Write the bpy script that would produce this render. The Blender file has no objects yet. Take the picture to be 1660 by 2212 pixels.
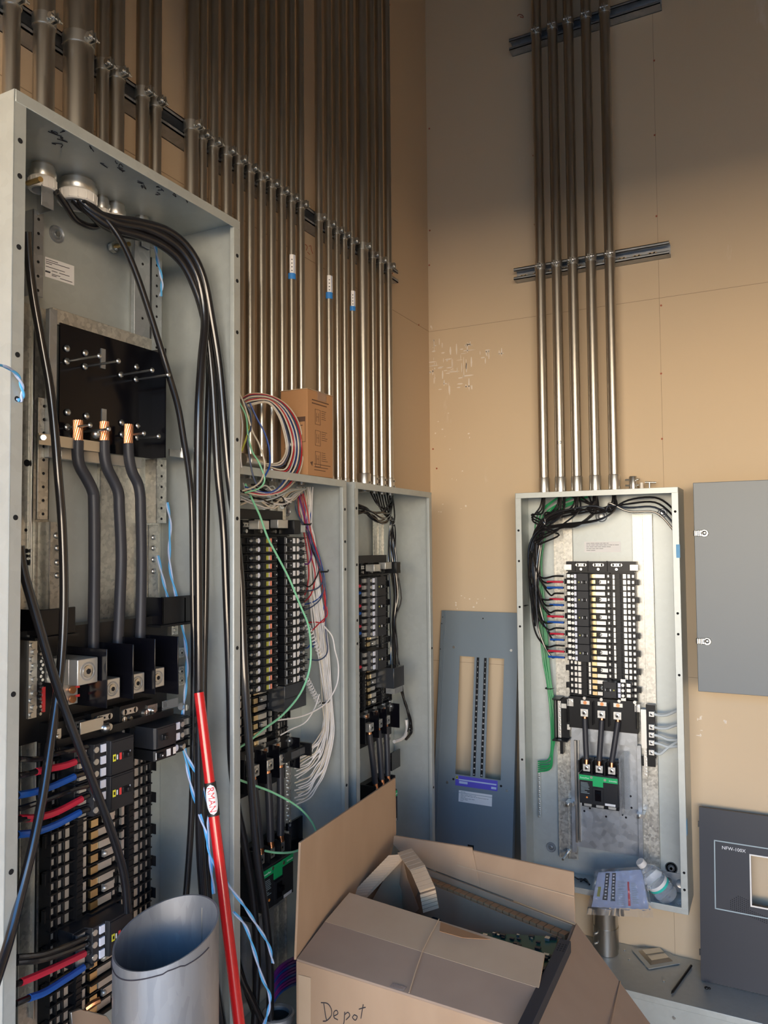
import bpy, bmesh, math, random
from mathutils import Vector, Matrix
random.seed(7)
PI=math.pi
scene=bpy.context.scene
col=scene.collection
# ---------------------------------------------------------------- camera (solved from the box edges)
CX,H,D,FPX=1.145,1.6,2.601,1658.2
_y,_p,_r=math.radians(27.249),math.radians(2.4579),math.radians(-0.4765)
CF=Vector((-math.sin(_y)*math.cos(_p),math.cos(_y)*math.cos(_p),math.sin(_p)))
_R=CF.cross(Vector((0,0,1))).normalized();_U=_R.cross(CF)
CR=_R*math.cos(_r)+_U*math.sin(_r);CU=-_R*math.sin(_r)+_U*math.cos(_r)
CC=Vector((CX,0,H))
cd=bpy.data.cameras.new('camera');cam=bpy.data.objects.new('camera',cd);col.objects.link(cam)
cd.sensor_fit='HORIZONTAL';cd.sensor_width=36;cd.lens=FPX/1660*36;cd.clip_start=.05
m=Matrix((CR,CU,-CF)).transposed().to_4x4();m.translation=CC;cam.matrix_world=m
scene.camera=cam
def ray(px,py):return CF+CR*((px-830)/FPX)-CU*((py-1106)/FPX)
def onx(px,py,x):v=ray(px,py);return CC+v*((x-CC.x)/v.x)
def ony(px,py,y):v=ray(px,py);return CC+v*((y-CC.y)/v.y)
def onz(px,py,z):v=ray(px,py);return CC+v*((z-CC.z)/v.z)
def onp(px,py,o,n):v=ray(px,py);return CC+v*(((o-CC).dot(n))/v.dot(n))
# two wall frames: (u along the wall, w out from it, z up) -> world
class Fr:
    def __init__(s,k):s.k=k
    def p(s,u,w,z):return Vector((w,u,z)) if s.k=='L' else Vector((u,D-w,z))
    def pk(s,px,py,w):
        q=onx(px,py,w) if s.k=='L' else ony(px,py,D-w)
        return (q.y,q.z) if s.k=='L' else (q.x,q.z)
    def at(s,px,py,w):return onx(px,py,w) if s.k=='L' else ony(px,py,D-w)
LW,EW=Fr('L'),Fr('E')
# ---------------------------------------------------------------- mesh builder
class MB:
    def __init__(s):s.bm=bmesh.new()
    def quad(s,vs):
        vv=[s.bm.verts.new(v) for v in vs]
        return s.bm.faces.new(vv)
    def box(s,f,u0,u1,w0,w1,z0,z1):
        P=[f.p(u,w,z) for z in(z0,z1) for w in(w0,w1) for u in(u0,u1)]
        v=[s.bm.verts.new(p) for p in P]
        for i in((0,1,3,2),(4,6,7,5),(0,4,5,1),(2,3,7,6),(0,2,6,4),(1,5,7,3)):s.bm.faces.new([v[k] for k in i])
        return s
    def hexa(s,P):
        v=[s.bm.verts.new(p) for p in P]
        for i in((0,1,3,2),(4,6,7,5),(0,4,5,1),(2,3,7,6),(0,2,6,4),(1,5,7,3)):s.bm.faces.new([v[k] for k in i])
        return s
    def prism(s,pts,off):
        a=[s.bm.verts.new(Vector(p)) for p in pts];b=[s.bm.verts.new(Vector(p)+off) for p in pts]
        s.bm.faces.new(a);s.bm.faces.new(b[::-1]);n=len(a)
        for i in range(n):s.bm.faces.new((a[i],b[i],b[(i+1)%n],a[(i+1)%n]))
        return s
    def cyl(s,p0,p1,r0,r1=None,seg=20,caps=True):
        if r1 is None:r1=r0
        p0=Vector(p0);p1=Vector(p1);t=(p1-p0).normalized()
        a=t.orthogonal().normalized();b=t.cross(a)
        A=[];B=[]
        for i in range(seg):
            c=a*math.cos(2*PI*i/seg)+b*math.sin(2*PI*i/seg)
            A.append(s.bm.verts.new(p0+c*r0));B.append(s.bm.verts.new(p1+c*r1))
        for i in range(seg):
            q=s.bm.faces.new((A[i],A[(i+1)%seg],B[(i+1)%seg],B[i]));q.smooth=True
        if caps:s.bm.faces.new(A[::-1]);s.bm.faces.new(B)
        return s
    def lathe(s,p0,axis,prof,seg=24,caps=False):
        p0=Vector(p0);t=Vector(axis).normalized();a=t.orthogonal().normalized();b=t.cross(a);R=[]
        for h,r in prof:
            R.append([s.bm.verts.new(p0+t*h+(a*math.cos(2*PI*i/seg)+b*math.sin(2*PI*i/seg))*r) for i in range(seg)])
        for k in range(len(R)-1):
            for i in range(seg):
                q=s.bm.faces.new((R[k][i],R[k][(i+1)%seg],R[k+1][(i+1)%seg],R[k+1][i]));q.smooth=True
        if caps:s.bm.faces.new(R[0][::-1]);s.bm.faces.new(R[-1])
        return s
    def tube(s,pts,r,seg=8,sub=5,smooth=True):
        P=[Vector(p) for p in pts]
        if len(P)>2 and sub>1:
            Q=[P[0]*2-P[1]]+P+[P[-1]*2-P[-2]];O=[]
            for i in range(1,len(Q)-2):
                for k in range(sub):
                    t=k/sub;a,b,c,d=Q[i-1],Q[i],Q[i+1],Q[i+2]
                    O.append(.5*((2*b)+(c-a)*t+(2*a-5*b+4*c-d)*t*t+(3*b-a-3*c+d)*t**3))
            O.append(P[-1]);P=O
        n=len(P);rings=[];nrm=None
        for i in range(n):
            t=(P[min(i+1,n-1)]-P[max(i-1,0)])
            if t.length<1e-9:t=Vector((0,0,1))
            t.normalize()
            if nrm is None:nrm=t.orthogonal().normalized()
            nrm=(nrm-t*nrm.dot(t))
            if nrm.length<1e-6:nrm=t.orthogonal()
            nrm.normalize();b=t.cross(nrm);rr=r(i/(n-1)) if callable(r) else r
            rings.append([s.bm.verts.new(P[i]+(nrm*math.cos(2*PI*k/seg)+b*math.sin(2*PI*k/seg))*rr) for k in range(seg)])
        for i in range(n-1):
            for k in range(seg):
                q=s.bm.faces.new((rings[i][k],rings[i][(k+1)%seg],rings[i+1][(k+1)%seg],rings[i+1][k]));q.smooth=True
        s.bm.faces.new(rings[0][::-1]);s.bm.faces.new(rings[-1])
        return s
    def ball(s,c,r,sc=(1,1,1),seg=12):
        mt=Matrix.Translation(Vector(c))@Matrix.Diagonal((r*sc[0],r*sc[1],r*sc[2],1))
        d=bmesh.ops.create_uvsphere(s.bm,u_segments=seg,v_segments=max(6,seg//2+2),radius=1,matrix=mt)
        for v in d['verts']:
            for q in v.link_faces:q.smooth=True
        return s
    def text(s,txt,o,ux,uy,size,extr=.0003,align='LEFT'):
        c=bpy.data.curves.new('t','FONT');c.body=txt;c.size=size;c.extrude=extr;c.align_x=align;c.resolution_u=2
        ob=bpy.data.objects.new('t',c);col.objects.link(ob)
        bpy.context.view_layer.update()
        me=bpy.data.meshes.new_from_object(ob.evaluated_get(bpy.context.evaluated_depsgraph_get()))
        bpy.data.objects.remove(ob);bpy.data.curves.remove(c)
        n=Vector(ux).cross(Vector(uy))
        M=Matrix((ux,uy,n)).transposed().to_4x4();M.translation=Vector(o);me.transform(M)
        s.bm.from_mesh(me);bpy.data.meshes.remove(me)
        return s
def wpos(o):
    v=Vector((0,0,0))
    while o is not None:v=v+o.location;o=o.parent
    return v
def build(name,mb,mat,parent=None,loc=None,bev=0,kind=None,label=None):
    off=wpos(parent) if parent is not None else Vector(loc) if loc is not None else None
    bm=mb.bm
    if off is None:
        off=Vector((0,0,0))
        if len(bm.verts):
            xs=[v.co for v in bm.verts];off=Vector((sum(v.x for v in xs)/len(xs),sum(v.y for v in xs)/len(xs),min(v.z for v in xs)))
    bmesh.ops.translate(bm,verts=bm.verts,vec=-off)
    bmesh.ops.recalc_face_normals(bm,faces=bm.faces)
    me=bpy.data.meshes.new(name);bm.to_mesh(me);bm.free();me.set_sharp_from_angle(angle=.7)
    o=bpy.data.objects.new(name,me);col.objects.link(o);me.materials.append(MAT[mat] if isinstance(mat,str) else mat)
    if parent is not None:o.parent=parent
    else:o.location=off
    if bev:
        b=o.modifiers.new('bevel','BEVEL');b.width=bev;b.segments=2;b.limit_method='ANGLE';b.angle_limit=.6
    if kind:o['kind']=kind
    if label:o['label']=label
    return o
def tag(o,label,cat,group=None):
    o['label']=label;o['category']=cat
    if group:o['group']=group
    return o
def thing(name,label,cat,loc,group=None):
    o=bpy.data.objects.new(name,None);col.objects.link(o);o.location=Vector(loc);o.empty_display_size=.02
    return tag(o,label,cat,group)
def dup(root,loc,label=None,group=None):
    r=root.copy();col.objects.link(r);r.location=Vector(loc)
    if label:r['label']=label
    if group:r['group']=group
    for ch in list(root.children):
        c=ch.copy();col.objects.link(c);c.parent=r
        for g in list(ch.children):
            d=g.copy();col.objects.link(d);d.parent=c
    return r
ORD='first second third fourth fifth sixth seventh eighth ninth tenth eleventh twelfth thirteenth fourteenth fifteenth sixteenth seventeenth eighteenth nineteenth twentieth'.split()
# ---------------------------------------------------------------- materials
MAT={}
def newmat(n):
    m=bpy.data.materials.new(n);m.use_nodes=True;MAT[n]=m
    return m,m.node_tree.nodes,m.node_tree.links,m.node_tree.nodes['Principled BSDF']
def plain(n,c,rough=.5,metal=0,coat=0,spec=None):
    m,N,L,B=newmat(n);B.inputs['Base Color'].default_value=(*c,1);B.inputs['Roughness'].default_value=rough;B.inputs['Metallic'].default_value=metal
    if coat:B.inputs['Coat Weight'].default_value=coat
    if spec is not None:B.inputs['Specular IOR Level'].default_value=spec
    # faint procedural variation so that no surface is dead flat
    t=N.new('ShaderNodeTexCoord');no=N.new('ShaderNodeTexNoise');no.inputs['Scale'].default_value=40;L.new(t.outputs['Object'],no.inputs['Vector'])
    bu=N.new('ShaderNodeBump');bu.inputs['Strength'].default_value=.06;bu.inputs['Distance'].default_value=.001;L.new(no.outputs['Fac'],bu.inputs['Height']);L.new(bu.outputs[0],B.inputs['Normal'])
    return m
def galv(n,c0,c1,scale=60,rough=(.28,.45),metal=.95,bump=.08,stretch=None,vw=.45):
    m,N,L,B=newmat(n);B.inputs['Metallic'].default_value=metal
    t=N.new('ShaderNodeTexCoord');mp=N.new('ShaderNodeMapping');L.new(t.outputs['Object'],mp.inputs['Vector'])
    if stretch:mp.inputs['Scale'].default_value=stretch
    v=N.new('ShaderNodeTexVoronoi');v.inputs['Scale'].default_value=scale;L.new(mp.outputs[0],v.inputs['Vector'])
    no=N.new('ShaderNodeTexNoise');no.inputs['Scale'].default_value=9;no.inputs['Detail'].default_value=5;L.new(mp.outputs[0],no.inputs['Vector'])
    mx=N.new('ShaderNodeMath');mx.operation='ADD';sp=N.new('ShaderNodeSeparateColor');L.new(v.outputs['Color'],sp.inputs[0])
    ml=N.new('ShaderNodeMath');ml.operation='MULTIPLY';ml.inputs[1].default_value=vw;L.new(sp.outputs[0],ml.inputs[0])
    L.new(ml.outputs[0],mx.inputs[0]);m2=N.new('ShaderNodeMath');m2.operation='MULTIPLY';m2.inputs[1].default_value=.6;L.new(no.outputs['Fac'],m2.inputs[0]);L.new(m2.outputs[0],mx.inputs[1])
    cr=N.new('ShaderNodeMix');cr.data_type='RGBA';cr.inputs[6].default_value=(*c0,1);cr.inputs[7].default_value=(*c1,1);L.new(mx.outputs[0],cr.inputs[0]);L.new(cr.outputs[2],B.inputs['Base Color'])
    mr=N.new('ShaderNodeMapRange');mr.inputs[3].default_value=rough[0];mr.inputs[4].default_value=rough[1];L.new(mx.outputs[0],mr.inputs[0]);L.new(mr.outputs[0],B.inputs['Roughness'])
    bu=N.new('ShaderNodeBump');bu.inputs['Strength'].default_value=bump;bu.inputs['Distance'].default_value=.002;L.new(no.outputs['Fac'],bu.inputs['Height']);L.new(bu.outputs[0],B.inputs['Normal'])
    return m
galv('box_steel',(.43,.455,.435),(.60,.63,.60),70,(.42,.56),metal=.48,bump=.12,vw=.16)
galv('spangle_steel',(.30,.29,.265),(.68,.66,.59),150,(.3,.5),metal=.75,bump=.2,vw=.6)
galv('conduit_steel',(.40,.38,.34),(.58,.55,.50),30,(.27,.38),metal=1,bump=.05,stretch=(1,1,.08))
galv('dull_steel',(.30,.32,.34),(.50,.52,.54),60,(.35,.55),metal=.8)
galv('pipe_steel',(.25,.26,.275),(.50,.51,.53),110,(.34,.5),metal=.72,stretch=(1,1,.30),vw=.2)
plain('zinc',(.62,.62,.60),.34,1)
plain('screw_steel',(.62,.62,.60),.3,1)
plain('brass_stud',(.62,.46,.2),.3,1)
plain('aluminium',(.66,.655,.62),.42,.85)
plain('copper',(.80,.36,.17),.32,1)
plain('gold_tab',(.80,.62,.34),.3,1)
plain('black_plastic',(.008,.0085,.010),.36,spec=.32)
plain('charcoal_plastic',(.017,.018,.021),.42,spec=.35)
plain('smoke_plastic',(.03,.033,.038),.16)
plain('black_sheet',(.004,.004,.006),.16,spec=.28)
plain('cable_black',(.012,.011,.012),.2,coat=.3)
plain('cable_grey',(.030,.031,.038),.45,spec=.4)
plain('wire_red',(.50,.02,.03),.35);plain('wire_blue',(.012,.06,.28),.35);plain('wire_white',(.72,.68,.64),.4)
plain('wire_cream',(.62,.54,.42),.4);plain('wire_green',(.02,.28,.09),.35);plain('mint',(.25,.62,.36),.4)
plain('wire_purple',(.16,.02,.2),.35);plain('wire_slate',(.05,.07,.13),.4);plain('wire_grey',(.60,.64,.64),.4)
plain('twine_blue',(.10,.42,.78),.6);plain('tape_red',(.56,.02,.05),.4);plain('tape_blue',(.01,.09,.40),.4)
plain('pole_red',(.55,.008,.012),.25,coat=.4);plain('pole_black',(.01,.01,.01),.5)
plain('white_plastic',(.78,.74,.68),.4);plain('white_pad',(.78,.80,.90),.4);plain('paper',(.80,.78,.76),.6);plain('print_ink',(.06,.06,.07),.7)
plain('salmon',(.85,.30,.20),.5);plain('olive',(.42,.42,.06),.5);plain('yellow',(.75,.7,.05),.5);plain('trip_red',(.7,.05,.05),.5)
plain('brand_green',(.01,.42,.13),.4);plain('orange',(.9,.3,.05),.5);plain('violet',(.10,.08,.52),.5);plain('pale_blue',(.46,.54,.74),.5)
plain('grey_paint',(.165,.185,.195),.40);plain('grey_blue_paint',(.18,.225,.26),.34);plain('dark_paint',(.024,.027,.037),.5,spec=.35);plain('line_grey',(.34,.42,.44),.5)
plain('white_ink',(.85,.85,.85),.5);plain('blue_tape',(.03,.22,.62),.5);plain('tape_faded',(.12,.35,.60),.55);plain('hole_dark',(.004,.004,.005),.9)
plain('pcb',(.01,.10,.065),.35);plain('chip',(.02,.02,.022),.4);plain('marker',(.03,.025,.03),.7);plain('clear_wire',(.8,.78,.76),.3)
plain('rust_ink',(.35,.10,.05),.7);plain('box_ink',(.10,.05,.03),.8);plain('foam',(.02,.02,.02),.9);plain('teal_print',(.05,.55,.45),.5)
def clearmat(n,c,rough,tr,ior=1.35):
    m,N,L,B=newmat(n);B.inputs['Base Color'].default_value=(*c,1);B.inputs['Roughness'].default_value=rough;B.inputs['Transmission Weight'].default_value=tr;B.inputs['IOR'].default_value=ior
    t=N.new('ShaderNodeTexCoord');no=N.new('ShaderNodeTexNoise');no.inputs['Scale'].default_value=30;no.inputs['Detail'].default_value=3;L.new(t.outputs['Object'],no.inputs['Vector'])
    bu=N.new('ShaderNodeBump');bu.inputs['Strength'].default_value=.5;bu.inputs['Distance'].default_value=.004;L.new(no.outputs['Fac'],bu.inputs['Height']);L.new(bu.outputs[0],B.inputs['Normal'])
clearmat('clear_film',(.95,.96,1),.06,.93,1.3);clearmat('clear_pet',(.92,.95,.97),.1,.85,1.2);clearmat('clear_shield',(.8,.82,.84),.1,.9,1.1)
def wallmat(n,c0,c1,sc):
    m,N,L,B=newmat(n);B.inputs['Roughness'].default_value=.75
    t=N.new('ShaderNodeTexCoord');no=N.new('ShaderNodeTexNoise');no.inputs['Scale'].default_value=1.3;no.inputs['Detail'].default_value=6;L.new(t.outputs['Object'],no.inputs['Vector'])
    cr=N.new('ShaderNodeMix');cr.data_type='RGBA';cr.inputs[6].default_value=(*c0,1);cr.inputs[7].default_value=(*c1,1);L.new(no.outputs['Fac'],cr.inputs[0])
    # pale plaster scuffs
    mp=N.new('ShaderNodeMapping');mp.inputs['Scale'].default_value=(5,5,1.6);L.new(t.outputs['Object'],mp.inputs['Vector'])
    n2=N.new('ShaderNodeTexNoise');n2.inputs['Scale'].default_value=sc;n2.inputs['Detail'].default_value=9;n2.inputs['Roughness'].default_value=.62;L.new(mp.outputs[0],n2.inputs['Vector'])
    rp=N.new('ShaderNodeMapRange');rp.inputs[1].default_value=.67;rp.inputs[2].default_value=.74;rp.inputs[3].default_value=0;rp.inputs[4].default_value=.5;L.new(n2.outputs['Fac'],rp.inputs[0])
    c2=N.new('ShaderNodeMix');c2.data_type='RGBA';c2.inputs[7].default_value=(.78,.70,.60,1);L.new(cr.outputs[2],c2.inputs[6]);L.new(rp.outputs[0],c2.inputs[0]);L.new(c2.outputs[2],B.inputs['Base Color'])
    bu=N.new('ShaderNodeBump');bu.inputs['Strength'].default_value=.1;bu.inputs['Distance'].default_value=.002;L.new(n2.outputs['Fac'],bu.inputs['Height']);L.new(bu.outputs[0],B.inputs['Normal'])
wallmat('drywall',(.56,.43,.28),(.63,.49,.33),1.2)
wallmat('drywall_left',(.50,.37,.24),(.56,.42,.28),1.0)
wallmat('plaster',(.22,.19,.155),(.26,.225,.18),1)
wallmat('concrete',(.26,.22,.17),(.34,.29,.23),3)
wallmat('scuff_plaster',(.74,.66,.56),(.80,.72,.62),3)
def cardmat(n,c0,c1,dirs):
    m,N,L,B=newmat(n);B.inputs['Roughness'].default_value=.8
    t=N.new('ShaderNodeTexCoord');mp=N.new('ShaderNodeMapping');mp.inputs['Scale'].default_value=dirs;L.new(t.outputs['Object'],mp.inputs['Vector'])
    no=N.new('ShaderNodeTexNoise');no.inputs['Scale'].default_value=6;no.inputs['Detail'].default_value=8;L.new(mp.outputs[0],no.inputs['Vector'])
    cr=N.new('ShaderNodeMix');cr.data_type='RGBA';cr.inputs[6].default_value=(*c0,1);cr.inputs[7].default_value=(*c1,1);L.new(no.outputs['Fac'],cr.inputs[0]);L.new(cr.outputs[2],B.inputs['Base Color'])
    bu=N.new('ShaderNodeBump');bu.inputs['Strength'].default_value=.15;bu.inputs['Distance'].default_value=.002;L.new(no.outputs['Fac'],bu.inputs['Height']);L.new(bu.outputs[0],B.inputs['Normal'])
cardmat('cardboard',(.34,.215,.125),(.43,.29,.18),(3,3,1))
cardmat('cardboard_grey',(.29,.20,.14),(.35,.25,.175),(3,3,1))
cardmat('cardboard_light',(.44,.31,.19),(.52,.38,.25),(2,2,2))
cardmat('carton_tan',(.40,.20,.085),(.45,.235,.105),(1,1,1))
def strand(n,c0,c1,sc):
    m,N,L,B=newmat(n);B.inputs['Metallic'].default_value=1;B.inputs['Roughness'].default_value=.35
    t=N.new('ShaderNodeTexCoord');mp=N.new('ShaderNodeMapping');mp.inputs['Rotation'].default_value=(.25,.25,0);L.new(t.outputs['Object'],mp.inputs['Vector'])
    wv=N.new('ShaderNodeTexWave');wv.wave_type='BANDS';wv.bands_direction='DIAGONAL';wv.inputs['Scale'].default_value=sc;L.new(mp.outputs[0],wv.inputs['Vector'])
    cr=N.new('ShaderNodeMix');cr.data_type='RGBA';cr.inputs[6].default_value=(*c0,1);cr.inputs[7].default_value=(*c1,1);L.new(wv.outputs['Color'],cr.inputs[0]);L.new(cr.outputs[2],B.inputs['Base Color'])
strand('copper_strand',(.35,.12,.05),(.95,.48,.26),140)
# ---------------------------------------------------------------- room
XR_,YB,ZC=2.75,-.60,4.3
def wbox(name,mat,x0,x1,y0,y1,z0,z1,kind='structure'):
    mb=MB();mb.hexa([Vector((x,y,z)) for z in(z0,z1) for y in(y0,y1) for x in(x0,x1)])
    return build(name,mb,mat,loc=((x0+x1)/2,(y0+y1)/2,z0),kind=kind)
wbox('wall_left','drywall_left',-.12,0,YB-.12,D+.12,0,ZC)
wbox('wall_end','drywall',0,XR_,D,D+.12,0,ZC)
wbox('wall_right','drywall',XR_,XR_+.12,YB-.12,D+.12,0,ZC)
OX0,OX1,OZ=.05,2.60,2.50
mb=MB()
for a in((0,OX0,0,ZC),(OX1,XR_,0,ZC),(OX0,OX1,OZ,ZC)):mb.hexa([Vector((x,y,z)) for z in a[2:] for y in(YB-.12,YB) for x in a[:2]])
build('wall_back',mb,'plaster',loc=(0,YB,0),kind='structure')
wbox('ceiling','plaster',-.12,XR_+.12,YB-.12,D+.12,ZC,ZC+.1)
wbox('floor','concrete',-.12,XR_+.12,YB-.12,D+.12,-.1,0)
wbox('outside_ground','concrete',-14,16,-26,YB-.12,-.12,-.02)
# drywall joints and fastener heads
def trim(i,f,u0,u1,z0,z1,mat='marker',t=.0004):
    build('trim_%d'%i,MB().box(f,u0,u1,0,t,z0,z1),mat,kind='structure')
zs=(EW.pk(930,716,0)[1]+EW.pk(1655,611,0)[1])/2
zl=EW.pk(1489,1463,0)[1];us=(EW.pk(1413,60,0)[0]+EW.pk(1430,940,0)[0])/2;zg=LW.pk(905,703,0)[1]
plain('joint',(.30,.22,.14),.8)
trim(1,EW,.0,XR_,zs-.0006,zs+.0006,'joint');trim(2,EW,us-.0005,us+.0005,.31,ZC,'joint');trim(3,EW,.0,XR_,zl-.0006,zl+.0006,'joint');trim(4,LW,0,D,zg-.0008,zg+.0008,'joint')
mb=MB()
for x,y in((1414,131),(1415,292),(1419,467),(1155,196),(1153,336),(1156,485),(1429,660),(1429,807),(1431,948),(928,278),(929,498),(928,573),(936,970),(944,1012)):
    p=EW.at(x,y,0);mb.cyl(p,p+Vector((0,-.0012,0)),.0032,seg=10)
for x,y in((842,10),(905,702),(848,590)):
    p=LW.at(x,y,0);mb.cyl(p,p+Vector((.0012,0,0)),.0032,seg=10)
build('trim_5',mb,'rust_ink',kind='structure')
# plaster smears on the end wall
mb=MB()
random.seed(3)
def smear(f,px,py,n,sx,sy,lo=.004,hi=.02):
    for i in range(n):
        u,z=f.pk(px+random.uniform(-sx,sx),py+random.uniform(-sy,sy),0);l=random.uniform(lo,hi);h=random.uniform(.001,.004)
        if random.random()<.4:l,h=h,l
        k=6;c=[f.p(u+math.cos(2*PI*j/k)*l*random.uniform(.6,1),.0002,z+math.sin(2*PI*j/k)*h*random.uniform(.6,1)) for j in range(k)]
        mb.prism(c,f.p(0,.0006,0)-f.p(0,0,0))
smear(EW,975,790,60,45,55,.004,.03);smear(EW,1060,765,12,25,15);smear(EW,1515,1555,7,8,35,.003,.012);smear(EW,1568,1560,4,3,10,.003,.008);smear(EW,980,1010,16,40,120,.002,.005);smear(EW,1010,1300,10,40,15,.002,.006);smear(EW,935,760,14,6,60,.002,.008)
build('trim_6',mb,'scuff_plaster',kind='structure')
mb=MB()
for pts in(((655,530),(660,528),(664,533),(662,541)),((668,532),(672,531),(673,540),(676,548)),((665,545),(670,550))):
    mb.tube([LW.at(x,y,.0006) for x,y in pts],.0009,6,3)
mb.tube([EW.at(x,y,.0006) for x,y in((1118,35),(1122,31),(1129,33),(1131,38),(1124,36))],.0014,6,3)
build('trim_7',mb,'rust_ink',kind='structure')
# ---------------------------------------------------------------- strut channels
def strut(name,label,f,u0,u1,z0,z1,slots=()):
    t=.0026;L=thing(name,label,'strut channel',f.p((u0+u1)/2,0,z0))
    mb=MB();W=.041
    mb.box(f,u0,u1,0,t,z0,z1);mb.box(f,u0,u1,0,W,z0,z0+t);mb.box(f,u0,u1,0,W,z1-t,z1)
    mb.box(f,u0,u1,W-t,W,z0,z0+.0095);mb.box(f,u0,u1,W-t,W,z1-.0095,z1)
    mb.box(f,u0,u1,W-.009,W,z0+.008,z0+.0095);mb.box(f,u0,u1,W-.009,W,z1-.0095,z1-.008)
    build('channel',mb,'dull_steel',L)
    mb=MB();zc=(z0+z1)/2
    for u in slots:
        for k in(-1,1):mb.cyl(f.p(u+k*.009,t,zc),f.p(u+k*.009,t+.0006,zc),.0068,seg=14)
        mb.box(f,u-.009,u+.009,t,t+.0006,zc-.0068,zc+.0068)
    if slots:build('slot',mb,'drywall',L)
    return L
ZS=2.4697
strut('strut_channel','long steel strut channel on the left wall behind the row of conduits',LW,.40,2.262,ZS,ZS+.041)
sl=lambda a,b:[a+.024+.048*i for i in range(int((b-a)/.048))]
z0=EW.pk(1110,605,.041)[1]
strut('strut_channel','lower strut channel on the end wall, halfway up the five conduits',EW,.3438,.8565,z0,z0+.041,sl(.3438,.8565))
z1=3.345
strut('strut_channel','upper strut channel on the end wall, at the top of the picture',EW,.340,.848,z1,z1+.041,sl(.34,.848))
# ---------------------------------------------------------------- conduits
def strap(f,u,r,z,par,h=.02):
    mb=MB();w=.041+r;ra=r+.0022;n=18;A=[];
    def ring(rr,zz):return [f.p(u+rr*math.cos(a),w+rr*math.sin(a),zz) for a in [(-.62+ (1+1.24*1) *k/(n-1))*PI for k in range(n)]]
    a0=ring(r+.0003,z);a1=ring(ra,z);b0=ring(r+.0003,z+h);b1=ring(ra,z+h)
    V=[[mb.bm.verts.new(p) for p in L] for L in(a0,a1,b1,b0)]
    for k in range(n-1):
        for i in range(4):
            q=mb.bm.faces.new((V[i][k],V[i][k+1],V[(i+1)%4][k+1],V[(i+1)%4][k]));q.smooth=(i in(1,3))
    for k in(0,n-1):mb.bm.faces.new([V[i][k] for i in range(4)])
    # pinch ears at the front right
    for s in(-1,1):
        mb.box(f,u+s*.0035-.001,u+s*.0035+.001,w+r-.001,w+r+.013,z+.001,z+h-.001)
    s=build('strap',mb,'zinc',par)
    mb=MB();c=w+r+.007
    mb.cyl(f.p(u-.008,c,z+h/2),f.p(u+.016,c,z+h/2),.0024,seg=10);mb.cyl(f.p(u-.010,c,z+h/2),f.p(u-.005,c,z+h/2),.0052,seg=12);mb.cyl(f.p(u+.005,c,z+h/2),f.p(u+.009,c,z+h/2),.0052,seg=6)
    build('strap_screw',mb,'zinc',s)
def connector(f,u,r,z,par,h=.034,k=1.22,screws=1):
    w=.041+r;mb=MB();mb.lathe(f.p(u,w,z),(0,0,1),[(0,r*k*1.12),(.004,r*k*1.12),(.005,r*k),(h-.003,r*k),(h,r*k*.94),(h,r*.98)],20)
    c=build('connector',mb,'zinc',par)
    mb=MB()
    for i in range(screws):
        zz=z+h*(.35+.4*i)
        a=(1,.3);l=math.hypot(*a);a=(a[0]/l,a[1]/l)
        mb.cyl(f.p(u+a[0]*r,w+a[1]*r,zz),f.p(u+a[0]*(r*k+.006),w+a[1]*(r*k+.006),zz),.0028,seg=8)
        mb.cyl(f.p(u-.2*r,w+r,zz),f.p(u-.2*r,w+r*k+.005,zz),.0028,seg=8)
    build('set_screw',mb,'zinc',c)
P1U=(.699,1.207);P1Z=2.2453;P23Z=1.7685
cl=[(.8061,.0135),(.8645,.0175),(.9295,.0257),(.9966,.0115),(1.0286,.0140),(1.0957,.0126),(1.1325,.0116),
 (1.2345,.0150),(1.2734,.0103),(1.3102,.011),(1.3537,.0125),(1.3994,.0116),(1.4425,.0108),(1.4876,.0107),(1.5293,.0107),(1.5742,.0104),(1.6169,.0104),(1.6601,.0104),
 (1.7500,.0104),(1.7999,.0104),(1.8466,.0092),(1.8881,.0092),(1.9337,.0092),(1.9851,.0168),(2.0582,.0108),(2.1088,.0113),(2.1661,.0115)]
cons=[];random.seed(11)
for i,(u,r) in enumerate(cl):
    if i<7:zb=P1Z-.03;lab='galvanized conduit above the tall left enclosure, %s of seven from the left'%ORD[i];g='conduits above the tall left enclosure'
    elif i<18:zb=P23Z-.012;lab='galvanized conduit rising from the middle enclosure, %s of eleven from the left'%ORD[i-7];g='conduits above the middle enclosure'
    else:zb=P23Z-.012;lab='galvanized conduit in the cluster nearest the room corner, %s of nine from left'%ORD[i-18];g='conduits above the corner enclosure'
    if i==18:zb=.36
    f=LW;w=.041+r
    root=thing('conduit',lab,'conduit',f.p(u,w,zb),g)
    build('tube',MB().cyl(f.p(u,w,zb),f.p(u,w,ZC-.002),r,seg=24),'conduit_steel',root)
    strap(f,u,r,ZS+.011,root)
    if i>=7 and i!=18:connector(f,u,r,P23Z+.001,root,.042 if i>=23 else .02,1.2,2 if i>=24 else 1)
    cons.append(root)
    if i<7: # locknut, threaded hub and white bushing under the enclosure roof
        k=r
        mb=MB();mb.lathe(f.p(u,w,P1Z-.026),(0,0,1),[(0,k*1.05),(0,k*1.22),(.005,k*1.3),(.010,k*1.3),(.011,k*1.15),(.020,k*1.15)],28);
        build('locknut',mb,'zinc',root)
        mb=MB();mb.lathe(f.p(u,w,P1Z-.046),(0,0,1),[(.020,k*.95),(.0,k*.95),(0,k*1.18),(.002,k*1.26),(.017,k*1.30),(.020,k*1.2),(.020,k*.95)],28)
        for q in range(14):
            a=2*PI*q/14;mb.cyl(f.p(u+math.cos(a)*k*1.27,w+math.sin(a)*k*1.27,P1Z-.044),f.p(u+math.cos(a)*k*1.27,w+math.sin(a)*k*1.27,P1Z-.029),.0012,seg=6)
        build('bushing',mb,'white_plastic',root)
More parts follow.
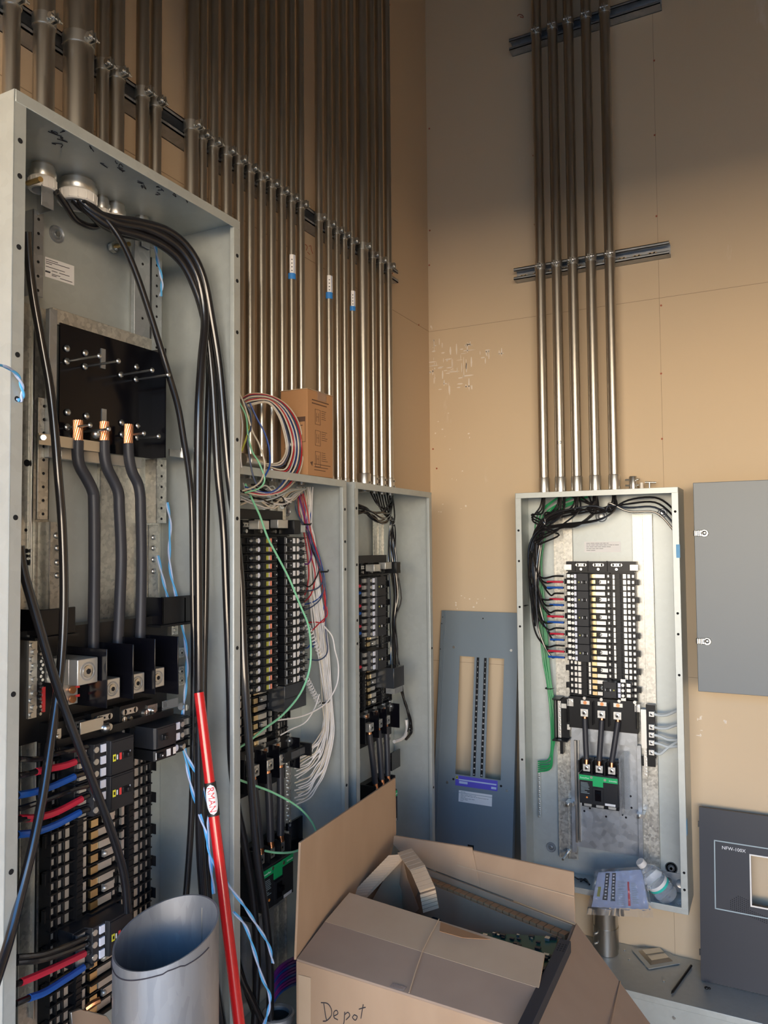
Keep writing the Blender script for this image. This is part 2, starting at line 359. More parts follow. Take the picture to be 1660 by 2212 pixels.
# painter's tape and paper labels on three of them
def ctape(i,za,zm,zb):
    u,r=cl[i];w=.041+r;c=cons[i]
    def arc(mat,z0,z1,nm,a0,a1,rr=.0005):
        mb=MB();n=14
        for k in range(n):
            t0=a0+(a1-a0)*k/n;t1=a0+(a1-a0)*(k+1)/n
            q=mb.quad([LW.p(u+(r+rr)*math.cos(t),w+(r+rr)*math.sin(t),z) for t,z in((t0,z0),(t1,z0),(t1,z1),(t0,z1))]);q.smooth=True
        build(nm,mb,mat,c)
    arc('blue_tape',za,zm,'painters_tape',-.3,PI+.3);arc('paper',zm,zb,'paper_label',.9,3.0);arc('tape_blue',zm,zb,'ink_line',1.85,1.97,.0009)
    mb=MB();o=LW.p(u-r*.75,w+r*.72+.002,zb-.006)
    for k in range(4):
        zz=zm+(zb-zm)*(k+.6)/5;a=2.45;mb.cyl(LW.p(u+(r+.0004)*math.cos(a),w+(r+.0004)*math.sin(a),zz),LW.p(u+(r+.001)*math.cos(a),w+(r+.001)*math.sin(a),zz),.0016,seg=8)
    build('ink_marks',mb,'print_ink',c)
def zc(i,py,px):return LW.pk(px,py,.06)[1]
ctape(16,zc(16,599,627),zc(16,586,627),zc(16,546,627));ctape(19,zc(19,642,709),zc(19,628,709),zc(19,592,709));ctape(22,zc(22,668,761),zc(22,658,761),zc(22,625,761))
# five conduits on the end wall
eu=[.4436,.4998,.5540,.6138,.6750]
for i,u in enumerate(eu):
    r=.0170;w=.041+r
    root=thing('conduit','galvanized conduit rising from the end wall enclosure, %s of five from the left'%ORD[i],'conduit',EW.p(u,w,P23Z-.012),'conduits on the end wall')
    build('tube',MB().cyl(EW.p(u,w,P23Z-.012),EW.p(u,w,ZC-.002),r,seg=24),'conduit_steel',root)
    strap(EW,u,r,z0+.0105,root);strap(EW,u,r,z1+.0105,root)
    connector(EW,u,r,P23Z+.001,root,.052,1.13,0)
    if i==1:
        build('ink_marks',MB().text('10',EW.p(u-.008,w+r+.0004,1.93),EW.p(1,0,0)-EW.p(0,0,0),Vector((0,0,1)),.018,.0001),'marker',root)
# empty connectors on the roof of the end wall box
k=thing('conduit_connector','short empty silver conduit connector on the end wall box roof','connector',EW.p(.732,.05,P23Z))
build('hub',MB().lathe(EW.p(.732,.05,P23Z+.001),(0,0,1),[(0,.0155),(.004,.0155),(.005,.0125),(.042,.0125),(.044,.011),(.044,.010),(.0,.010)],20),'zinc',k)
mb=MB()
for zz in(.016,.034):mb.cyl(EW.p(.722,.05,P23Z+zz),EW.p(.708,.055,P23Z+zz),.003,seg=8);mb.cyl(EW.p(.742,.05,P23Z+zz),EW.p(.752,.058,P23Z+zz),.003,seg=8)
build('set_screw',mb,'zinc',k)
k=thing('bolt','small upright bolt with a T-shaped head on the end wall box roof','bolt',EW.p(.782,.05,P23Z))
build('shank',MB().cyl(EW.p(.782,.05,P23Z+.001),EW.p(.782,.05,P23Z+.024),.003,seg=10),'zinc',k);build('head',MB().cyl(EW.p(.768,.05,P23Z+.024),EW.p(.802,.05,P23Z+.022),.0032,seg=10),'zinc',k)
k=thing('bushing','small pale bushing on the end wall box roof between connector and bolt','bushing',EW.p(.757,.045,P23Z))
build('bushing_body',MB().cyl(EW.p(.757,.045,P23Z+.001),EW.p(.757,.045,P23Z+.024),.006,.0055,seg=12),'white_plastic',k)
# ---------------------------------------------------------------- enclosures
def enclosure(name,label,f,u0,u1,z0,z1,w1,holesL=(),holesR=(),lip=.02,mat='box_steel'):
    t=.0018;L=thing(name,label,'enclosure',f.p((u0+u1)/2,0,z0))
    build('back_panel',MB().box(f,u0,u1,.001,.003,z0,z1),mat,L)
    for s in(0,1):
        a=(u0,u0+t) if s==0 else (u1-t,u1)
        mb=MB().box(f,*a,.003,w1,z0,z1)
        b=(u0,u0+lip) if s==0 else (u1-lip,u1)
        mb.box(f,*b,w1-t,w1,z0+.0,z1);mb.box(f,(b[1]-t) if s==0 else b[0],b[1] if s==0 else b[0]+t,w1-.010,w1-t,z0+.004,z1-.004)
        sd=build('side_wall',mb,mat,L,bev=.0008)
        mb=MB();uc=(b[0]+b[1])/2
        for z in(holesL if s==0 else holesR):mb.cyl(f.p(uc,w1,z),f.p(uc,w1+.0006,z),.0038,seg=14)
        if (holesL if s==0 else holesR):build('screw_hole',mb,'hole_dark',sd)
    for nm,a in(('top_plate',(z1-t,z1)),('bottom_plate',(z0,z0+t))):
        mb=MB().box(f,u0+t,u1-t,.003,w1,*a)
        b=(z1-.018,z1) if nm=='top_plate' else (z0,z0+.018)
        mb.box(f,u0+t,u1-t,w1-t,w1+.0006,*b)
        build(nm,mb,mat,L,bev=.0008)
    return L
def zl_(f,w,pts):return [f.pk(x,y,w)[1] for x,y in pts]
E1=enclosure('panel_enclosure','tall open galvanized electrical enclosure, nearest on the left wall',LW,*P1U,.34,P1Z,.2066,
  zl_(LW,.2066,((47,306),(46,382),(44,535),(41,767),(39,862),(35,1118),(27,1500),(20,1885))),zl_(LW,.2066,((512,552),(513,607),(513,718),(513,950),(512,1120),(511,1400))))
E2=enclosure('panel_enclosure','open galvanized breaker enclosure in the middle of the left wall, behind the tall one',LW,1.2204,1.7284,.50,P23Z,.146,(),zl_(LW,.146,((742,1100),(742,1170),(742,1230),(742,1700))))
E3=enclosure('panel_enclosure','open galvanized breaker enclosure farthest along the left wall, next to the room corner',LW,1.7697,2.2773,.50,P23Z,.146,zl_(LW,.146,((772,1098),(772,1220),(773,1340),(774,1390))),zl_(LW,.146,((934,1400),(938,1700))))
E4=enclosure('panel_enclosure','open galvanized breaker enclosure mounted on the end wall under five conduits',EW,.3695,.8775,.505,P23Z-.001,.146,zl_(EW,.146,((1118,1146),(1119,1212),(1120,1311),(1120,1353),(1123,1640))),zl_(EW,.146,((1458,1105),(1465,1325),(1466,1370),(1462,1458),(1476,1885),(1478,1922))),mat='box_steel')
# ---------------------------------------------------------------- panel interior
def interior(root,f,uc,zt,rows,Wf,zbot,pan=True,pitch=.0190,nm='panelboard'):
    zb=zt-rows*pitch;w0=Wf-.078;w1=Wf-.056
    if pan:
        for s in(-1,1):
            mb=MB();a,b=sorted((uc+s*.098,uc+s*.160))
            mb.box(f,a,b,.012,.015,zbot+.05,zt+.19);c=uc+s*.160;mb.box(f,min(c,c-s*.002),max(c,c-s*.002),.003,.020,zbot+.05,zt+.19)
            c=uc+s*.128;mb.box(f,c-.002,c+.002,.015,.0185,zbot+.05,zt+.19)
            build('mounting_rail',mb,'spangle_steel',root)
    mb=MB();mb.box(f,uc-.108,uc+.108,w0,w1-.004,zb-.012,zt+.004)
    for s in(-1,1):
        for x in(.062,.081,.094,.107):mb.box(f,uc+s*x-.001,uc+s*x+.001,w1-.004,w1+.004,zb-.010,zt+.002)
    for i in range(rows+1):
        z=zt-i*pitch
        for s in(-1,1):a,b=sorted((uc+s*.036,uc+s*.109));mb.box(f,a,b,w1-.004,w1+.006,z-.0012,z+.0012)
        mb.box(f,uc-.036,uc+.030,w1-.004,w1+(.016 if i%3==0 else .008),z-.0011,z+.0011)
    for s in(-1,1):
        a,b=sorted((uc+s*.050,uc+s*.061));mb.box(f,a,b,w1-.004,w1+.009,zb-.008,zt)
        for i in range(rows*2):mb.box(f,a,b,w1+.009,w1+.0105,zt-(i+.75)*pitch/2,zt-(i+.35)*pitch/2)
    ch=build('chassis',mb,'black_plastic',root)
    mb=MB();gb=MB();dk=MB();pm=MB();pp=MB()
    for i in range(rows):
        z=zt-(i+.5)*pitch
        if i%3==1:
            mb.box(f,uc-.004,uc+.018,w1+.002,w1+.008,z-.0062,z+.0062);mb.ball(f.p(uc-.003,w1+.008,z),.005,seg=8)
        else:
            mb.box(f,uc-.016,uc+.014,w1+.002,w1+(.010 if i%3==0 else .006),z-.0058,z+.0058);dk.cyl(f.p(uc+.009,w1+.0105,z),f.p(uc+.009,w1+.0108,z),.0018,seg=8)
        gb.box(f,uc-.032,uc-.017,w1+.002,w1+.008,z-.0058,z+.0058)
        mb.box(f,uc+.021,uc+.026,w1-.002,w1+.001,z-.0038,z+.0038)
        for s in(-1,1):
            q_=pm if s<0 else pp
            a,b=sorted((uc+s*.0700,uc+s*.0795));q_.box(f,a,b,w1-.004,w1+.0015,z-.0072,z+.0072)
            a,b=sorted((uc+s*.0835,uc+s*.0915));q_.box(f,a,b,w1-.004,w1-.0005,z-.0060,z+.0060)
            a,b=sorted((uc+s*.0975,uc+s*.104));q_.box(f,a,b,w1-.004,w1-.001,z-.0045,z+.0045)
    for i in range(0,rows-2,3):
        z=zt-(i+1.5)*pitch
        for s in(-1,1):a,b=sorted((uc+s*.038,uc+s*.044));(pm if s<0 else pp).box(f,a,b,w1-.002,w1+.004,z-pitch*1.25,z+pitch*1.25)
    build('bus_tabs',mb,'aluminium',ch);build('contact_jaws',gb,'gold_tab',ch);build('side_plates',pm,'aluminium',ch);build('side_plates',pp,'aluminium',ch)
    for i in range(1,rows,3):
        z=zt-(i+.5)*pitch
        for s in(-1,1):
            mb=MB();a,b=sorted((uc+s*.108,uc+s*.119));mb.box(f,a,b,w1-.006,w1-.002,z-.009,z+.009);mb.box(f,*( (b-.0015,b) if s>0 else (a,a+.0015)),w1-.006,w1+.006,z-.009,z+.009)
            build('wire_clip',mb,'black_plastic',ch)
    # end block above the rows
    mb=MB();mb.box(f,uc-.112,uc+.112,w0,w1+.006,zt+.006,zt+.038);mb.box(f,uc-.082,uc-.080,w1,w1+.014,zt+.006,zt+.038)
    for x in(-.040,.022):mb.box(f,uc+x-.001,uc+x+.001,w1,w1+.016,zt+.006,zt+.040)
    mb.box(f,uc-.105,uc+.108,w1,w1+.012,zt+.002,zt+.006)
    eb=build('end_block',mb,'black_plastic',root)
    for x in(-.062,-.006,.052):
        mb=MB();dd=MB();sc=MB()
        mb.box(f,uc+x-.013,uc+x+.013,w1+.006,w1+.009,zt+.022,zt+.032);mb.cyl(f.p(uc+x+.013,w1+.006,zt+.027),f.p(uc+x+.013,w1+.009,zt+.027),.005,seg=12);mb.cyl(f.p(uc+x-.013,w1+.006,zt+.027),f.p(uc+x-.013,w1+.009,zt+.027),.005,seg=12)
        for q in(-.010,0,.010):dd.cyl(f.p(uc+x+q,w1+.009,zt+.027),f.p(uc+x+q,w1+.0095,zt+.027),.0018,seg=8)
        sc.cyl(f.p(uc+x,w1+.006,zt+.013),f.p(uc+x,w1+.011,zt+.013),.0058,.0045,seg=14)
        build('bus_end_plate',mb,'aluminium',eb);build('bolt_holes',dd,'hole_dark',eb);build('screw',sc,'zinc',eb)
    for s in(-1,1):
        mb=MB();a,b=sorted((uc+s*.094,uc+s*.118));mb.box(f,a,b,w1+.006,w1+.009,zt+.010,zt+.028);mb.cyl(f.p(uc+s*.104,w1+.009,zt+.018),f.p(uc+s*.104,w1+.014,zt+.018),.006,seg=14);mb.cyl(f.p(uc+s*.104,w1+.014,zt+.018),f.p(uc+s*.104,w1+.017,zt+.018),.0035,seg=10)
        build('mounting_ear',mb,'zinc',eb)
    return zb,w0,w1
def breaker(f,uin,s,wb,z,h,label,group,poles=1,style=0,pitch=.019,K=1.0):
    """s=-1: terminals on the left; body depth h from wb"""
    root=thing('circuit_breaker',label,'circuit breaker',f.p(uin+s*K*.044,wb,z-pitch*poles/2),group)
    hh=pitch*poles/2-.0005
    pr=[(a_*K,w_) for a_,w_ in [(0,0),(0,h-.004),(.003,h),(.043,h),(.045,h-.007),(.066,h-.007),(.070,h-.020),(.088,h-.020),(.088,0)]]
    mb=MB();mb.prism([f.p(uin+s*a,wb+w,z-hh) for a,w in pr],Vector((0,0,2*hh)))
    for k in range(poles):
        zz=z+(k-(poles-1)/2)*pitch
        for q in(-1,1):mb.box(f,*sorted((uin+s*K*.070,uin+s*K*.088)),wb+h-.020,wb+h-.012,zz+q*(pitch/2-.0022)-.0008,zz+q*(pitch/2-.0022)+.0008)
    build('body',mb,'charcoal_plastic' if poles>1 else 'black_plastic',root,bev=.0006)
    def fb(a0,a1,w0,w1,z0,z1,nm,mat):build(nm,MB().box(f,*sorted((uin+s*K*a0,uin+s*K*a1)),wb+w0,wb+w1,z0,z1),mat,root)
    if poles==1:
        mb=MB();mb.box(f,*sorted((uin+s*K*.0065,uin+s*K*.0155)),wb+h,wb+h+.006,z-.0045,z+.0045);build('handle',mb,'black_plastic',root,bev=.001)
        fb(.0095,.0115,h+.006,h+.0063,z-.0012,z+.0012,'handle_mark','white_ink')
        if style==0:
            fb(.0195,.0245,h,h+.0006,z-.0055,z+.0055,'trip_window','salmon');fb(.029,.036,h,h+.0005,z-.005,z+.005,'rating_label','olive');fb(.0262,.0285,h,h+.0005,z-.005,z+.005,'label_strip','white_pad')
        else:
            fb(.0017,.0030,h,h+.0005,z-.006,z+.006,'label_strip','white_ink');fb(.0235,.0315,h,h+.0006,z-.006,z+.006,'rating_label','white_ink');fb(.037,.0425,h,h+.0005,z-.006,z+.006,'end_label','white_plastic')
        build('marking_pad',MB().ball(f.p(uin+s*K*.0505,wb+h-.0075,z),.0062,(.4,.95,1) if f.k=='L' else (.95,.4,1),10),'white_pad',root)
        mb=MB();mb.cyl(f.p(uin+s*K*.0615,wb+h-.0068,z),f.p(uin+s*K*.0615,wb+h-.0015,z),.0052,.0045,seg=12);mb.ball(f.p(uin+s*K*.0690,wb+h-.012,z),.0048,seg=8);build('terminal_screw',mb,'zinc',root)
    else:
        fb(.004,.042,h,h+.0015,z-hh+.003,z+hh-.003,'cover','charcoal_plastic')
        mb=MB();mb.box(f,*sorted((uin+s*K*.012,uin+s*K*.024)),wb+h,wb+h+.0035,z-.0055,z+.0055);mb.box(f,*sorted((uin+s*K*.013,uin+s*K*.019)),wb+h+.0035,wb+h+.009,z-.004,z+.004)
        build('handle',mb,'black_plastic',root,bev=.001)
        if style==1: fb(.0355,.0405,h+.0015,h+.0021,z-.0055,z+.0055,'rating_label','yellow');fb(.0368,.0392,h+.0021,h+.0024,z-.0025,z+.0025,'label_dot','black_plastic');fb(.0255,.029,h+.0015,h+.0022,z-.0055,z+.0055,'trip_flag','trip_red')
        if style==1: fb(.0320,.0338,h+.0015,h+.0021,z-.0038,z+.0038,'label_text','white_ink');fb(.0095,.0108,h+.0015,h+.0021,z-.005,z+.005,'handle_text','white_ink')
        if style==0:
            fb(.024,.0265,h+.0015,h+.0022,z-.003,z+.003,'on_mark','white_ink');fb(.0090,.0105,h+.0015,h+.0022,z-.003,z+.003,'off_mark','white_ink');fb(.034,.038,h+.0015,h+.002,z-.002,z+.002,'rating_label','olive')
        for k in range(poles):
            zz=z+(k-(poles-1)/2)*pitch
            fb(.0475,.0555,h-.007,h-.0045,zz-.0062,zz+.0062,'marking_pad','white_pad');
            mb=MB();mb.cyl(f.p(uin+s*K*.0625,wb+h-.0085,zz),f.p(uin+s*K*.0625,wb+h-.0055,zz),.0048,seg=12);mb.box(f,*sorted((uin+s*K*.0725,uin+s*K*.084)),wb+h-.020,wb+h-.015,zz-.0055,zz+.0055)
            build('terminal_screw',mb,'aluminium',root)
    return root
def column(f,uin,s,wb,zt,n,h,lab,group,style,pitch=.019,K=1.0):
    P=None;Z0=zt-pitch/2
    for i in range(n):
        l=lab%ORD[i]
        if P is None:P=breaker(f,uin,s,wb,Z0,h,l,group,1,style,pitch,K);base=P.location.copy()
        else:dup(P,base-Vector((0,0,i*pitch)),l,group)
def wire(name,label,pts,r,mat,group=None,cat='wire',seg=8,sub=5,tape=None,jit=0):
    """pts are world points; tape=(material, points) is a coloured sleeve"""
    P=[Vector(p) for p in pts]
    if jit:
        P=[p if i in(0,len(P)-1) else p+Vector((random.uniform(-jit,jit),random.uniform(-jit,jit),random.uniform(-jit,jit)*1.5)) for i,p in enumerate(P)]
    pts=P;mb=MB().tube(pts,r,seg,sub)
    if tape is None:
        o=build(name,mb,mat,loc=P[0]);tag(o,label,cat,group);return o
    root=thing(name,label,cat,P[0],group);build('insulation',mb,mat,root);build('tape',MB().tube(tape[1],r*1.18,seg,sub),tape[0],root);return root
X=Vector((1,0,0));Y=Vector((0,1,0));Z=Vector((0,0,1))
def dirs(f):return (f.p(1,0,0)-f.p(0,0,0),Z,f.p(0,1,0)-f.p(0,0,0))
def label(par,nm,f,u0,u1,w,z0,z1,rows=6,mat='paper',ink='print_ink',bars=True):
    s=build(nm,MB().box(f,u0,u1,w,w+.0005,z0,z1),mat,par)
    mb=MB();random.seed(int(u0*1000)+rows);h=(z1-z0)/(rows+1)
    for i in range(rows):
        u=u0+.06*(u1-u0)
        while u<u1-.12*(u1-u0):
            l=random.uniform(.03,.12)*(u1-u0);mb.box(f,u,min(u+l,u1-.05*(u1-u0)),w+.0005,w+.0008,z1-(i+.9)*h-h*.12,z1-(i+.9)*h+h*.1);u+=l+.015*(u1-u0)
            if random.random()<.12:break
    build('fine_print',mb,ink,s)
    return s
def lugscrew(mb,f,u,w,z,s=.013,d=.018):
    mb.box(f,u-s,u+s,w,w+d,z-s,z+s)
def lug(par,f,u,w,z,s=.0125,d=.018,nm='lug'):
    o=build(nm,MB().box(f,u-s,u+s,w,w+d,z-s,z+s),'aluminium',par,bev=.0012)
    n_=dirs(f)[2]
    build('lug_ring',MB().lathe(f.p(u,w+d,z),n_,[(-.001,s*.74),(.0005,s*.74),(.0005,s*.60),(-.001,s*.60)],20),'dull_steel',o)
    sc_=build('lug_screw',MB().lathe(f.p(u,w+d,z),n_,[(-.001,s*.52),(.0012,s*.48),(.0016,s*.40),(.0016,.0001)],18),'screw_steel',o)
    build('hex_socket',MB().cyl(f.p(u,w+d+.0016,z),f.p(u,w+d+.0019,z),s*.24,seg=6),'hole_dark',par);return o
def terminal_bar(par,f,u,w,z0,z1,width=.012,n=14,label_=None,nm='terminal_bar'):
    o=build(nm,MB().box(f,u-width/2,u+width/2,w,w+.010,z0,z1),'aluminium',par,label=label_)
    mb=MB();p=(z1-z0)/n
    for i in range(n):
        mb.cyl(f.p(u+(width*.12 if i%2 else -width*.12),w+.010,z0+(i+.5)*p),f.p(u+(width*.12 if i%2 else -width*.12),w+.0135,z0+(i+.5)*p),min(p*.42,.0042),seg=10)
    build('screw_row',mb,'zinc',o);return o
# ===================================================== panel B: middle enclosure on the left wall
f=LW;uc=1.4744;ZT2=1.6215
zb2,w0,w1=interior(E2,f,uc,ZT2,25,.11,.50,pitch=.0194)
wb=w1+.002;hB=.11-wb
column(f,uc-.004,-1,wb,ZT2,18,hB,'single pole breaker, left column of the middle enclosure, %s from the top','left column of breakers in the middle enclosure',0,.0194,1.26)
column(f,uc+.028,1,wb,ZT2,18,hB,'single pole breaker, right column of the middle enclosure, %s from the top','right column of breakers in the middle enclosure',1,.0194,1.26)
k=thing('blank_filler','dark blank filler under the right breaker column of the middle enclosure','filler block',f.p(uc+.066,wb,ZT2-18*.0194-.062))
build('block',MB().box(f,uc+.028,uc+.120,wb,wb+hB-.004,ZT2-18*.0194-.062,ZT2-18*.0194-.001),'smoke_plastic',k,bev=.001)
build('groove',MB().box(f,uc+.028,uc+.121,wb+hB-.004,wb+hB-.0035,ZT2-18*.0194-.032,ZT2-18*.0194-.031),'hole_dark',k)
# lugs, barriers and main breaker shared by three boards
def main_section(root,f,uc,zb,w,cab_len,name,main=True,bar=True,lw=.0):
    S=build('lug_base',MB().box(f,uc-.112,uc+.105,w-.02,w+.006,zb-.105,zb-.004),'black_plastic',root)
    for x in(-.112,-.030,.020,.105):build('phase_barrier',MB().box(f,uc+x-.0012,uc+x+.0012,w+.006,w+.034,zb-.085,zb-.012),'black_sheet',S)
    cabs=[]
    for i,x in enumerate((-.058,-.004,.046)):
        b=MB();b.box(f,uc+x-.014,uc+x+.014,w+.006,w+.010,zb-.026,zb-.014);build('link_plate',b,'aluminium',S)
        b=MB().cyl(f.p(uc+x,w+.010,zb-.020),f.p(uc+x,w+.013,zb-.020),.0058,seg=12);build('link_screw',b,'copper',S)
        lug(S,f,uc+x,w+.008,zb-.050)
    for x in(-.060,-.006,.050,.098):build('screw',MB().cyl(f.p(uc+x,w+.006,zb-.006),f.p(uc+x,w+.012,zb-.006),.006,.005,seg=12),'zinc',S)
    for s in(-1,1):
        mb=MB();mb.box(f,uc+s*.105-.008,uc+s*.105+.008,w+.004,w+.008,zb-.036,zb-.012);mb.cyl(f.p(uc+s*.105,w+.008,zb-.022),f.p(uc+s*.105,w+.013,zb-.022),.006,seg=12);build('mounting_ear',mb,'zinc',S)
    if not main:return S
    zm=zb-cab_len
    for i,x in enumerate((-.058,-.004,.046)):
        xm=(-.052,-.012,.027)[i]
        a=[f.p(uc+x,w+.016,zb-.060),f.p(uc+x,w+.018,zb-.070),f.p(uc+(x+xm)/2,w+.026,zb-.060-(cab_len-.06)/2),f.p(uc+xm,w+.032,zm+.016),f.p(uc+xm,w+.034,zm+.002)]
        t=thing('feeder_cable','short thick grey main feeder in the %s, %s of three from the left'%(name,ORD[i]),'cable',a[0],'main feeder cables of the '+name)
        build('insulation',MB().tube(a[1:4],.0088,12),'cable_grey',t)
        build('bare_end',MB().tube([a[0],a[1]],.0072,10,1),'copper_strand',t);build('bare_end',MB().tube([a[3],a[4]],.0072,10,1),'copper_strand',t)
    M=thing('main_breaker','large black main breaker with a green top band in the %s'%name,'main breaker',f.p(uc-.012,w-.01,zm-.135))
    c=uc-.012;W=w+.052
    build('body',MB().box(f,c-.060,c+.060,w-.010,W,zm-.118,zm-.024),'charcoal_plastic',M,bev=.002)
    mb=MB()
    for x in(-.062,-.021,.019,.060):mb.box(f,c+x-.002,c+x+.002,w-.01,w+.046,zm-.024,zm+.014)
    mb.box(f,c-.060,c+.060,w-.01,w+.010,zm-.024,zm+.014);build('terminal_housing',mb,'black_plastic',M)
    for x in(-.040,0,.039):lug(M,f,c+x,w+.022,zm-.010,.0115,.014,'terminal_lug')
    gb=MB();gb.box(f,c-.060,c+.060,W,W+.0012,zm-.044,zm-.028);gb.box(f,c-.017,c+.015,W,W+.0016,zm-.060,zm-.028);build('green_band',gb,'brand_green',M)
    ug,zg_,ng=dirs(f)
    build('band_text',MB().text('Schneider',f.p(c+.033,W+.0014,zm-.039),ug,zg_,.0065,.0001).text('PowerPact',f.p(c-.057,W+.0014,zm-.039),ug,zg_,.0065,.0001),'white_ink',M)
    build('cover_screw',MB().cyl(f.p(c-.021,W,zm-.033),f.p(c-.021,W+.002,zm-.033),.0042,seg=12).cyl(f.p(c+.021,W,zm-.036),f.p(c+.021,W+.002,zm-.036),.0042,seg=12),'zinc',M)
    build('cover',MB().box(f,c+.018,c+.059,W,W+.0012,zm-.116,zm-.046).box(f,c-.059,c-.021,W,W+.0008,zm-.116,zm-.046).box(f,c-.017,c+.015,W,W+.004,zm-.112,zm-.064),'charcoal_plastic',M)
    build('toggle',MB().box(f,c-.007,c+.006,W+.004,W+.014,zm-.088,zm-.078).box(f,c-.010,c+.009,W+.004,W+.005,zm-.104,zm-.070),'black_sheet',M)
    build('test_button',MB().cyl(f.p(c-.036,W,zm-.097),f.p(c-.036,W+.002,zm-.097),.003,seg=12),'orange',M)
    build('rating_label',MB().box(f,c+.020,c+.052,W+.0012,W+.0018,zm-.115,zm-.108),'paper',M)
    pr=MB();random.seed(5)
    for i in range(9):pr.box(f,c-.055,c-.055+random.uniform(.012,.028),W+.0008,W+.0011,zm-.053-i*.004,zm-.0517-i*.004)
    build('fine_print',pr,'line_grey',M)
    build('lower_housing',MB().box(f,c-.058,c+.058,w-.01,w+.030,zm-.134,zm-.118),'black_plastic',M)
    for x in(-.038,0,.038):build('lower_terminal',MB().box(f,c+x-.012,c+x+.012,w+.012,w+.036,zm-.131,zm-.120),'aluminium',M,bev=.001)
    return S
S2=main_section(E2,f,uc,1.146,.062,.235,'middle enclosure')
# upper lug housing of B (chrome blocks at the head of the board)
def top_lugs(root,f,uc,zt,w):
    mb=MB();mb.box(f,uc+.060,uc+.088,w,w+.045,zt+.006,zt+.040);mb.box(f,uc-.112,uc+.060,w,w+.012,zt+.040,zt+.062);o=build('lug_housing',mb,'black_plastic',root,bev=.001)
    build('lug_block',MB().box(f,uc-.075,uc-.035,w+.012,w+.040,zt+.016,zt+.036),'aluminium',o,bev=.001)
    build('lug_block',MB().box(f,uc+.008,uc+.050,w+.012,w+.034,zt+.020,zt+.040),'aluminium',o,bev=.001)
    build('support_strap',MB().box(f,uc+.088,uc+.165,w+.006,w+.008,zt+.012,zt+.030),'zinc',o)
top_lugs(E2,f,uc,ZT2,.068)
# neutral bar of B with its black arm, and the lower fitting
NB=thing('neutral_bar','silver neutral terminal bar fanned with white wires low in the middle enclosure','terminal bar',f.p(1.565,.05,.93))
terminal_bar(NB,f,1.567,.060,.935,1.085,.016,18);terminal_bar(NB,f,1.585,.052,.915,1.075,.012,18)
build('insulating_arm',MB().box(f,1.52,1.61,.075,.095,1.088,1.112).box(f,1.605,1.612,.075,.110,1.086,1.116),'black_plastic',NB)
build('arm_window',MB().box(f,1.545,1.60,.095,.0975,1.092,1.108),'clear_shield',NB)
build('insulating_cover',MB().box(f,1.575,1.640,.058,.064,.865,.925).box(f,1.575,1.645,.058,.085,.862,.866),'black_sheet',NB)
build('bonding_lug',MB().box(f,1.535,1.560,.062,.078,.885,.915),'aluminium',NB,bev=.001)
k=thing('steel_plate','grey steel angle plate below the main breaker of the middle enclosure','steel plate',f.p(1.46,.05,.62))
build('plate',MB().box(f,1.40,1.53,.050,.054,.58,.77).box(f,1.40,1.53,.054,.085,.765,.770),'dull_steel',k);build('stiffener',MB().box(f,1.425,1.432,.054,.070,.60,.76).box(f,1.44,1.445,.054,.066,.60,.76),'zinc',k)
# clutter of the lower gutter under B
wg=wbox('wireway','box_steel',.003,.20,1.225,2.32,.03,.32,None);tag(wg,'low galvanized trough on the floor under the middle and corner enclosures','wiring trough')
# ===================================================== panel C: corner enclosure
uc=2.0235;ZT3=1.508
zb3,w0,w1=interior(E3,f,uc,ZT3,20,.11,.50,pitch=.0190)
wb=w1+.002
def tri(f,uin,s,wb,z_top,h,lab,grp,style=0,pitch=.019,K=1.0):return breaker(f,uin,s,wb,z_top-1.5*pitch,h,lab,grp,3,style,pitch,K)
for i,(zt,o) in enumerate(((ZT3,'topmost'),(ZT3-3*.019,'second from the top'),(ZT3-6*.019,'third from the top'),(ZT3-11*.019,'lowest, set apart'))):
    tri(f,uc-.004,-1,wb,zt,.11-wb,'black three pole breaker in the corner enclosure, %s'%o,'three pole breakers in the corner enclosure',0,.019,1.3)
k=thing('breaker_shield','smoky translucent cover block low on the right of the corner enclosure board','breaker cover',f.p(2.07,wb,1.13))
build('shield',MB().box(f,2.045,2.115,wb,.120,1.175,1.235),'smoke_plastic',k,bev=.001);build('shield_foot',MB().box(f,2.090,2.145,.07,.10,1.150,1.168),'dull_steel',k)
main_section(E3,f,uc,1.126,.062,.225,'corner enclosure')
top_lugs(E3,f,uc,ZT3,.068)
NC=thing('neutral_bar','short silver terminal bar beside one white lead, low in the corner enclosure','terminal bar',f.p(2.14,.04,.97))
terminal_bar(NC,f,2.150,.040,.99,1.14,.024,8);terminal_bar(NC,f,2.152,.028,.91,.98,.010,8)
build('insulating_cover',MB().box(f,2.165,2.225,.045,.050,.895,.95),'black_sheet',NC)
wire('neutral_wire','short white lead bending into the terminal bar low in the corner enclosure',[f.at(878,1555,.06),f.at(880,1572,.065),f.at(876,1588,.07),f.at(866,1597,.07),f.at(852,1602,.07)],.0055,'wire_white')
# ===================================================== panel D: end wall enclosure
f=EW;uc=.6225;ZT4=1.502
zb4,w0,w1=interior(E4,f,uc,ZT4,21,.098,.505,pitch=.0190)
wb=w1+.002
for i in range(5):tri(f,uc-.027,-1,wb,ZT4-i*3*.0190+.001,.098-wb,'black three pole breaker on the end wall board, %s of five from the top'%ORD[i],'left column of breakers in the end wall enclosure',0,.0189,.88)
k=breaker(f,uc+.008,1,wb,zb4+.032,.05,'single black three pole breaker at the bottom centre of the end wall board',None,3,0,.0165)
build('side_strap',MB().box(f,uc+.062,uc+.077,wb+.03,wb+.034,zb4-.002,zb4+.066),'aluminium',k)
main_section(E4,f,uc+.004,zb4,.055,.212,'end wall enclosure')
